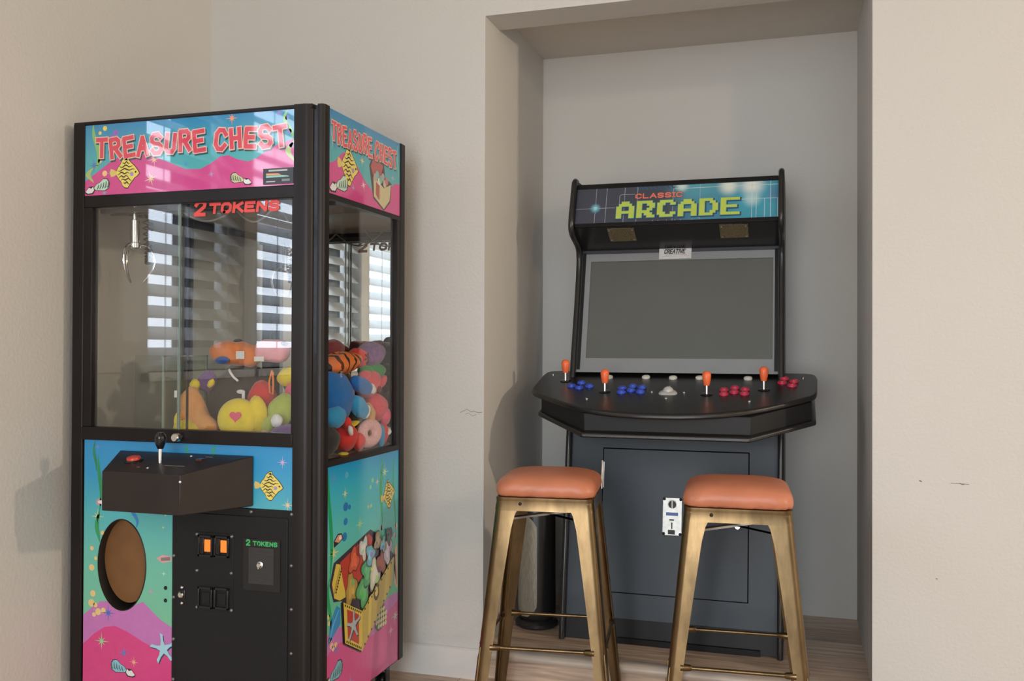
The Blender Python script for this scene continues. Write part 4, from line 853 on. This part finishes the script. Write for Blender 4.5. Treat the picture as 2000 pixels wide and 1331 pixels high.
def mqbox(b, x0, x1, z0, z1, out, th, mi=0):
    b.prism([(x0, mqY(z0)-out, z0), (x1, mqY(z0)-out, z0), (x1, mqY(z1)-out, z1), (x0, mqY(z1)-out, z1)], [(x0, mqY(z0)-out+th, z0), (x1, mqY(z0)-out+th, z0), (x1, mqY(z1)-out+th, z1), (x0, mqY(z1)-out+th, z1)], mi); return b
mq = mqbox(MB(), ix0, ix1, mz_, mzt, 0, .01).build('marquee', m_, ac, smooth=0)
b = mqbox(MB(), ix0, ix1, mzt-.002, 1.738, .003, .05); b.build('marquee_retainer', ab_m, ac, bevel=.002)
b = mqbox(MB(), ix0, ix1, 1.571, mz_+.002, .003, .02); b.build('marquee_retainer', ab_m, ac, bevel=.002)
Aq = Art(lambda x, z, n: (x, mqY(z)-.0003*n, z), mq, .2)
def line(pts, wd=.0008):
    out = []
    for (x0, z0), (x1, z1) in zip(pts[:-1], pts[1:]):
        l = math.hypot(x1-x0, z1-z0); nx, nz = -(z1-z0)/l*wd, (x1-x0)/l*wd
        out.append([(x0+nx, z0+nz), (x1+nx, z1+nz), (x1-nx, z1-nz), (x0-nx, z0-nz)])
    return out
G1, G2 = (.40, .44, .48), (.62, .74, .76)
dark = []; bright = []
for x in (-.713, -.674, -.607, -.56): dark += line([(x, mz_), (x, mzt)])
dark += line([(ix0, 1.6425), (-.64, 1.6425)]); dark += line([(-.625, 1.65), (-.625, 1.687), (-.62, 1.692), (-.57, 1.692)])
for x in (-.43, -.335): dark += line([(x, mz_), (x, mzt)])
bright += line([(-.43, 1.706), (ix1, 1.706)]); bright += line([(-.20, 1.655), (ix1, 1.655)])
for x in (-.155, -.14, -.092): bright += line([(x, mz_), (x, mzt)])
for x in (-.112, -.068): bright += line([(x, mz_), (x, 1.655)])
for x in (-.50, -.48, -.45, -.42, -.40, -.36): dark += line([(x, mz_), (x, mz_+.006)])
Aq.draw('circuit_lines', [(dark, G1), (bright, G2)])
Aq.draw('stripe_print', [([[(-.56+.016*k, 1.707), (-.552+.016*k, 1.707), (-.564+.016*k, 1.721), (-.572+.016*k, 1.721)] for k in range(9)], (.03, .10, .20))])
BM = {'A': ["..###..", ".#####.", "##...##", "##...##", "#######", "##...##", "##...##"], 'R': ["######.", "##..###", "##...##", "##..##.", "#####..", "##.###.", "##..###"],
      'C': [".#####.", "###..##", "##.....", "##.....", "##.....", "###..##", ".#####."], 'D': ["#####..", "##..##.", "##...##", "##...##", "##...##", "##..##.", "#####.."], 'E': ["#######", "##.....", "##.....", "######.", "##.....", "##.....", "#######"]}
px_, pz_ = .0093, .0090
q1, q2, q3 = [], [], []
for i, ch in enumerate('ARCADE'):
    for r_i, row in enumerate(BM[ch]):
        for c_i, v in enumerate(row):
            if v == '#':
                x = -.634+i*.0745+c_i*px_; z = 1.6545-r_i*pz_
                q3.append([(x, z), (x+px_, z), (x+px_, z+pz_), (x, z+pz_)])
                q1.append([(x-.0015, z-.006), (x+px_+.006, z-.006), (x+px_+.006, z+pz_), (x-.0015, z+pz_)])
                q2.append([(x-.0018, z-.0018), (x+px_+.0018, z-.0018), (x+px_+.0018, z+pz_+.0018), (x-.0018, z+pz_+.0018)])
Aq.n = 4
Aq.draw('sign_lettering', [(q1, (.015, .06, .14)), (q2, (.12, .38, .30)), (q3, (.52, .66, .10))], 'yellow-green pixel ARCADE lettering')
Aq.n = 4
tx = text_polys('CLASSIC', -.566, 1.6755, .0205, .0155, .0063, .0022, 0)+[q for x in (-.566+5*.0268+.0036,) for z in (1.6755, 1.691) for q in line([(x-.006, z), (x+.006, z)], .0022)]
tw = text_polys('CLASSIC', -.566, 1.6755, .0205, .0155, .0063, .0034, 0)
Aq.draw('sign_lettering', [(tw, (.20, .05, .05)), (tx, (.80, .22, .15))], 'small coral CLASSIC lettering')
# speaker panel
spY0, spZ0, spY1, spZ1 = .332, 1.570, .468, 1.500
def spP(x, t, off=0): 
    dy, dz = spY1-spY0, spZ1-spZ0; l = math.hypot(dy, dz)
    return (x, spY0+dy*t+off*dz/l, spZ0+dz*t-off*dy/l)
b = MB(); b.prism([spP(ix0, 0), spP(ix1, 0), spP(ix1, 1), spP(ix0, 1)], [spP(ix0, 0, -.012), spP(ix1, 0, -.012), spP(ix1, 1, -.012), spP(ix0, 1, -.012)])
spk = b.build('speaker_panel', pm('speaker_panel_black', (.015, .015, .016), .22), ac, smooth=0)
grm, gnt, gp_, go_ = node_mat('speaker_grille_bronze')
gv = gnt.nodes.new('ShaderNodeTexVoronoi'); gv.inputs['Scale'].default_value = 260; gco = gnt.nodes.new('ShaderNodeTexCoord'); gnt.links.new(gco.outputs['Object'], gv.inputs['Vector'])
gcr = gnt.nodes.new('ShaderNodeValToRGB'); gcr.color_ramp.elements[0].position = .25; gcr.color_ramp.elements[0].color = (.03, .025, .015, 1); gcr.color_ramp.elements[1].position = .4; gcr.color_ramp.elements[1].color = (.20, .16, .09, 1)
gnt.links.new(gv.outputs['Distance'], gcr.inputs[0]); gnt.links.new(gcr.outputs[0], gp_.inputs['Base Color']); gp_.inputs['Roughness'].default_value = .45; gp_.inputs['Metallic'].default_value = .3
for xa, xb in ((-.667, -.569), (-.266, -.168)):
    b = MB(); b.prism([spP(xa, .05, .001), spP(xb, .05, .001), spP(xb, .58, .001), spP(xa, .58, .001)], [spP(xa, .05, .004), spP(xb, .05, .004), spP(xb, .58, .004), spP(xa, .58, .004)])
    gr = b.build('speaker_grille', grm, spk, smooth=0)
    b = MB()
    for x in (xa+.007, xb-.007):
        for t in (.11, .52): b.ell(spP(x, t, .0045), (.004, .004, .003), n=10, m=6)
    b.build('screw', steel_m, spk)
# bezel and screen
scY = lambda z: .36+(z-1.05)*(.47-.36)/(1.49-1.05)
def scbox(b, x0, x1, z0, z1, out, th, mi=0):
    b.prism([(x0, scY(z0)-out, z0), (x1, scY(z0)-out, z0), (x1, scY(z1)-out, z1), (x0, scY(z1)-out, z1)], [(x0, scY(z0)-out+th, z0), (x1, scY(z0)-out+th, z0), (x1, scY(z1)-out+th, z1), (x0, scY(z1)-out+th, z1)], mi); return b
bez_m = pm('bezel_grey_glass', (.25, .27, .29), .12, var=.03)  # haze reflected by the bezel is put into this grey
scr_m = pm('screen_glass', (.112, .124, .122), .16, var=.05, vscale=3)
b = MB()
for q in ((ix0, -.752, 1.04, 1.495), (-.085, ix1, 1.04, 1.495), (-.752, -.085, 1.04, 1.092), (-.752, -.085, 1.457, 1.495)): scbox(b, *q, 0, .006)
bz = b.build('bezel', bez_m, ac, smooth=0)
scbox(MB(), -.756, -.081, 1.088, 1.461, -.0045, .006).build('screen', scr_m, ac, smooth=0)
scbox(MB(), ix0, ix1, 1.486, 1.512, .001, .004).build('bezel_top_strip', pm('bezel_strip_dark', (.05, .055, .065), .2), ac, smooth=0)  # dark strip painted for the shaded reflection along the bezel top
sk = scbox(MB(), -.495, -.376, 1.461, 1.5085, .0022, .001).build('maker_sticker', pm('sticker_silver', (.66, .66, .67), .35, .1, var=.12, vscale=40), ac, smooth=0)
At = Art(lambda x, z, n: (x, scY(z)-.0022-.0003*n, z), sk, .4)
At.draw('sticker_lettering', [(text_polys('CREATIVE', -.4745, 1.482, .0078, .0145, .0026, .0017, 0, .22), (.015, .015, .018))], 'bold black CREATIVE lettering')
At.draw('sticker_print', [(line([(-.472, 1.4765), (-.395, 1.4765)], .0007)+line([(-.482, 1.471), (-.386, 1.471)], .0005), (.25, .25, .26))])
for x in (ix0+.008, ix1-.008): scbox(MB(), x-.006, x+.006, 1.05, 1.49, .004, .006).build('bezel_rail', ab_m, ac)
# control deck
cz0, ck, cy0 = .9236, .256, -.05
cpz = lambda y: cz0+ck*(y-cy0)
half = [(0, -.062), (.065, -.061), (.13, -.052), (.20, -.034), (.27, -.005), (.33, .035), (.39, .083), (.44, .128), (.468, .155), (.480, .178), (.484, .205), (.488, .36), (.484, .395), (.470, .412), (.44, .418), (0, .422)]
outl = [(-.424+x, y) for x, y in half]+[(-.424-x, y) for x, y in half[-2:0:-1]]
top = [(x, y, cpz(y)) for x, y in outl]; bot = [(x, y, cpz(y)-.019) for x, y in outl]
dk_m = pm('control_deck_black', (.013, .012, .012), .22, var=.18, vscale=6, stretch=(3, 14, 14), bump=.12, bscale=300)
dk = MB().prism(top, bot).build('control_panel', dk_m, ac, bevel=.007, seg=4)
bx = [(-.866, .168), (-.672, -.012), (-.180+.04, -.012), (.043, .150), (.043, .40), (-.866, .40)]
b = MB(); b.prism([(x, y, cpz(y)-.019) for x, y in bx], [(x, y, cpz(y)-.076) for x, y in bx]); b.build('control_box', ab_m, ac, bevel=.0015)
bp_ = [(-.876, .160), (-.676, -.040), (-.140, -.040), (.056, .138), (.056, .40), (-.876, .40)]
b = MB(); b.prism([(x, y, cpz(y)-.074) for x, y in bp_], [(x, y, cpz(y)-.090) for x, y in bp_]); b.build('control_base', dk_m, ac, bevel=.005, seg=3)
cn = Vector((0, -ck, 1)).normalized()
jor = pm('joystick_orange', (.86, .16, .05), .30, var=.04)
for x, y in ((-.807, .283), (-.638, .163), (-.291, .152), (-.109, .214)):
    z = cpz(y)
    jw = MB().lathe([(.019, 0), (.020, .0015), (.017, .0025), (0, .003)], (x, y, z), 24, tuple(cn)).build('joystick', gloss_m, ac)
    lab(jw, 'joystick with an orange bat top')
    MB().lathe([(.0046, -.012), (.0046, .034), (0, .035)], (x, y, z), 14).build('shaft', chrome_m, jw)
    MB().lathe([(0, .029), (.0085, .0295), (.0105, .034), (.0135, .050), (.0150, .062), (.0140, .070), (.010, .0755), (.004, .078), (0, .0782)], (x, y, z), 22).build('bat_top', jor, jw, smooth=60)
bprof = [(.0152, 0), (.0155, .003), (.0148, .0058), (.0125, .0068), (.0112, .0055), (.0108, .0055), (.0106, .0085), (.0095, .0098), (0, .0088)]
btn = {k: pm('button_'+k, c, .18, var=.05) for k, c in dict(blue=(.035, .085, .55), crimson=(.52, .03, .075), white=(.72, .69, .64)).items()}
base = {}
for k, l in (('blue', [(-.768, .217), (-.736, .197), (-.742, .256), (-.704, .217), (-.584, .200), (-.551, .2225), (-.5165, .212), (-.579, .154), (-.549, .176), (-.5145, .161)]), ('crimson', [(-.238, .198), (-.204, .2225), (-.1695, .207), (-.235, .152), (-.203, .1755), (-.169, .161), (-.045, .338), (-.052, .292), (-.013, .307), (-.019, .260)]), ('white', [(-.656, .327), (-.522, .333), (-.425, .330), (-.332, .334), (-.166, .333)])):
    for x, y in l:
        o = MB().lathe(bprof if k != 'white' else [(.0145, 0), (.0150, .004), (.0140, .0075), (.011, .009), (.009, .008), (.0085, .0095), (0, .0105)], (x, y, cpz(y)), 22, tuple(cn)).build('push_button', btn[k], ac, smooth=60)
        o['label'] = {'blue': 'blue push button', 'crimson': 'red push button', 'white': 'white start button'}[k]
tbm = pm('trackball_grey', (.42, .42, .41), .3)
b = MB(); tp2 = [(-.420+.030*math.cos(a)*(1+.13*math.cos(3*(a-PI/2))), .163+.030*math.sin(a)*(1+.13*math.cos(3*(a-PI/2)))) for a in [2*PI*k/36 for k in range(36)]]
b.rings([[(-.42+(x+.42)*s_, .163+(y-.163)*s_, cpz(.163+(y-.163)*s_)+h_) for x, y in tp2] for s_, h_ in ((1, 0), (.98, .003), (.80, .007), (.62, .008))])
tb = b.build('trackball', tbm, ac, smooth=60)
MB().ell((-.42, .163, cpz(.163)+.006), (.018, .018, .016)).build('ball', pm('trackball_ball', (.50, .50, .49), .15), tb)
for x, y in ((-.873, .359), (.017, .356), (-.683, .08), (-.15, .087), (-.476, .169), (-.419, .102), (-.368, .17), (-.425, .235)):
    MB().lathe([(.0052, 0), (.0048, .0022), (.003, .0034), (0, .0038)], (x, y, cpz(y)), 12, tuple(cn)).build('bolt', chrome_m, ac)

# ---------------------------------------------------------------- tower heater behind the left stool
hx, hy, hr = -.925, .33, .080
ht = thing('tower_heater', 'slim black tower heater with a grey grille behind the left stool', 'heater', (hx, hy, STEP))
hb = pm('heater_black_plastic', (.018, .018, .019), .28)
MB().lathe([(0, 0), (hr-.006, 0), (hr, .006), (hr, .016), (hr-.008, .024), (hr-.014, .028), (0, .03)], (hx, hy, STEP), 36).build('base', hb, ht)
b = MB(); prf = [(.058, .026), (.068, .04), (.070, .06), (.068, .45), (.060, .485), (.04, .50), (0, .502)]
b.lathe(prf, (hx, hy, STEP), 36); b.build('body', hb, ht)
gr_m = pm('heater_grille', (.30, .28, .23), .35, .3, var=.35, vscale=10, stretch=(60, 60, 4))
b = MB(); a0, a1 = math.radians(205), math.radians(285); rr = .0712; rows = []
for i in range(21):
    t = i/20; z = STEP+.045+.365*t; k = 1-max(0, 1-min(t, 1-t)/.12)**2*.7
    am = (a0+a1)/2; rows.append([(hx+rr*math.cos(am+(a1-a0)/2*k*(-1+2*j/12)), hy+rr*math.sin(am+(a1-a0)/2*k*(-1+2*j/12)), z) for j in range(13)])
b.rings(rows, caps=False, closed=False); b.build('grille', gr_m, ht, smooth=60)

# ---------------------------------------------------------------- stools
def brass(name, col):
    m, nt, p, o = node_mat(name)
    co = nt.nodes.new('ShaderNodeTexCoord'); n1 = nt.nodes.new('ShaderNodeTexNoise'); n1.inputs['Scale'].default_value = 7; n1.inputs['Detail'].default_value = 6; n1.inputs['Roughness'].default_value = .65
    mp = nt.nodes.new('ShaderNodeMapping'); mp.inputs['Scale'].default_value = (2.2, 2.2, .7); nt.links.new(co.outputs['Object'], mp.inputs[0]); nt.links.new(mp.outputs[0], n1.inputs['Vector'])
    cr = nt.nodes.new('ShaderNodeValToRGB'); cr.color_ramp.elements[0].position = .32; cr.color_ramp.elements[0].color = tuple(c*.55 for c in col)+(1,); cr.color_ramp.elements[1].position = .68; cr.color_ramp.elements[1].color = tuple(c*1.2 for c in col)+(1,)
    nt.links.new(n1.outputs[0], cr.inputs[0]); nt.links.new(cr.outputs[0], p.inputs['Base Color'])
    p.inputs['Metallic'].default_value = .95; p.inputs['Roughness'].default_value = .29
    return m
br_m = brass('antique_brass', (.185, .124, .062))
lea_m = pm('tan_leather', (.52, .185, .10), .40, var=.10, vscale=7, bump=.25, bscale=120)
SZ = .690
def stool(loc, rot, label):
    t = thing('bar_stool', label, 'stool', loc, 'backless brass bar stools with leather cushions'); t.rotation_euler = (0, 0, rot)
    half = lambda z: .210-(.210-.1425)*z/SZ
    # each leg: a pressed L of sheet with a rounded corner
    for sxn, syn in ((-1, -1), (1, -1), (-1, 1), (1, 1)):
        b = MB(); rings = []
        for z, wdt in ((0, .032), (.02, .033), (.15, .038), (.3, .043), (.45, .049), (.6, .056), (.64, .062), (.665, .072), (SZ, .074)):
            h_ = half(z); rc = .020; th = .0035; out_, in_ = [], []
            for k in range(9):
                a = PI/2*k/8; out_.append((h_-rc+rc*math.sin(a), h_-rc+rc*math.cos(a))); in_.append((h_-rc+(rc-th)*math.sin(a), h_-rc+(rc-th)*math.cos(a)))
            pl_ = [(h_-wdt, h_)]+out_+[(h_, h_-wdt), (h_-th, h_-wdt)]+in_[::-1]+[(h_-wdt, h_-th)]
            rings.append([(sxn*x, syn*y, z) for x, y in pl_])
        b.rings(rings)
        lg = b.build('leg', br_m, t, smooth=50, local=True)
        # pressed rib near the foot, along the corner
        b = MB(); path = []
        for k in range(9):
            z = .02+.24*k/8; h_ = half(z)-.0058; path.append((sxn*h_, syn*h_, z))
        b.tube(path, [.003]+[.0055]*7+[.002], 8); b.build('rib', br_m, lg, smooth=60, local=True)
        MB().box(sxn*(half(0)-.017)-.018, sxn*(half(0)-.017)+.018, syn*(half(0)-.017)-.018, syn*(half(0)-.017)+.018, -.001, .012).build('foot_cap', gloss_m, lg, bevel=.003, local=True)
    # apron
    b = MB(); h_ = .1425; rc = .022
    def rr_(h, r_, z, n=6):
        o = []
        for cxs, cys, a0 in ((1, 1, 0), (-1, 1, PI/2), (-1, -1, PI), (1, -1, 3*PI/2)):
            for k in range(n+1):
                a = a0+PI/2*k/n; o.append((cxs*(h-r_)+r_*math.cos(a), cys*(h-r_)+r_*math.sin(a), z))
        return o
    b.rings([rr_(half(.652)+.0009, .0205, .652), rr_(h_+.0014, rc, SZ-.012), rr_(h_+.002, rc, SZ-.008), rr_(h_+.002, rc, SZ), rr_(h_-.003, rc, SZ+.002), rr_(h_-.004, .019, SZ-.01), rr_(half(.652)-.004, .018, .652), rr_(half(.652)+.0009, .0205, .652)], caps=False)
    ap_ = b.build('seat_frame', br_m, t, smooth=50, local=True)
    b = MB(); b.lathe(dome, (-.07, -h_-.001, SZ-.018), 10, (0, -1, 0)); b.build('rivet', gloss_m, ap_, local=True)
    b = MB(); b.rings([rr_(.138, .02, SZ-.004), rr_(.138, .02, SZ+.001)]); b.build('seat_pan', br_m, t, local=True)
    # cushion
    b = MB(); rs = []; rw = random.Random(int(loc[0]*1000)); wr = [rw.choice((0, 0, .006, -.016, -.026, .004, -.010)) for _ in range(104)]
    for h, r_, z in ((.128, .03, 0), (.140, .034, .001), (.1445, .036, .004), (.147, .04, .010), (.148, .043, .015), (.1485, .046, .020), (.148, .049, .026), (.1465, .052, .033), (.144, .055, .039), (.1405, .058, .0445), (.135, .061, .050), (.127, .064, .055), (.115, .062, .059), (.098, .058, .0625), (.07, .05, .0655), (.04, .03, .067), (.012, .01, .0675)):
        c0 = rr_(h, r_, SZ+.001+z, 8); rg = []; ng = len(c0)
        for k in range(ng):                 # extra points along the straight sides so the leather can pucker
            p0, p1 = c0[k], c0[(k+1) % ng]; rg.append(p0)
            if k % 9 == 8: rg += [tuple(p0[i]+(p1[i]-p0[i])*q/18 for i in range(3)) for q in range(1, 18)]
        if z < .034:
            rg = [(x*(1+wr[k]*(1-z/.034)), y*(1+wr[k]*(1-z/.034)), zz) for k, (x, y, zz) in enumerate(rg)]
        rs.append(rg)
    b.rings(rs); b.build('seat_cushion', lea_m, t, smooth=80, local=True)
    # cross brace under seat
    for s1 in (1, -1):
        b = MB(); q = .118; L = math.hypot(q, q)
        dx, dy = -.011*.707*s1, .011*.707
        z0 = .620
        pts = [(-q, -q*s1), (q, q*s1)]
        b.prism([(pts[0][0]-dx, pts[0][1]-dy, z0), (pts[1][0]-dx, pts[1][1]-dy, z0), (pts[1][0]+dx, pts[1][1]+dy, z0), (pts[0][0]+dx, pts[0][1]+dy, z0)], [(pts[0][0]-dx, pts[0][1]-dy, z0+.003+.003*s1), (pts[1][0]-dx, pts[1][1]-dy, z0+.003+.003*s1), (pts[1][0]+dx, pts[1][1]+dy, z0+.003+.003*s1), (pts[0][0]+dx, pts[0][1]+dy, z0+.003+.003*s1)])
        b.build('cross_brace', steel_m, t, local=True)
    # foot rests
    zf = .262; hf = half(zf)-.006; w_ = hf-.034
    for p0, p1 in (((-w_, -hf), (w_, -hf)), ((-w_, hf), (w_, hf)), ((-hf, -w_), (-hf, w_)), ((hf, -w_), (hf, w_))):
        P0, P1 = Vector(p0+(zf,)), Vector(p1+(zf,)); d = (P1-P0).normalized()
        b = MB(); b.tube([P0+d*.02, P1-d*.02], .0052, 10)
        b.tube([P0-d*.006, P0+d*.020, P0+d*.026], [.0105, .0085, .004], 10); b.tube([P1+d*.006, P1-d*.020, P1-d*.026], [.0105, .0085, .004], 10)
        b.build('footrest', br_m, t, smooth=50, local=True)
    return t
stool((-.722, -.25, .001), math.radians(7), 'brass bar stool with a tan leather cushion, the one in front of the tower heater')
stool((-.166, -.262, .001), math.radians(4), 'brass bar stool with a tan leather cushion, the one in front of the coin plate')
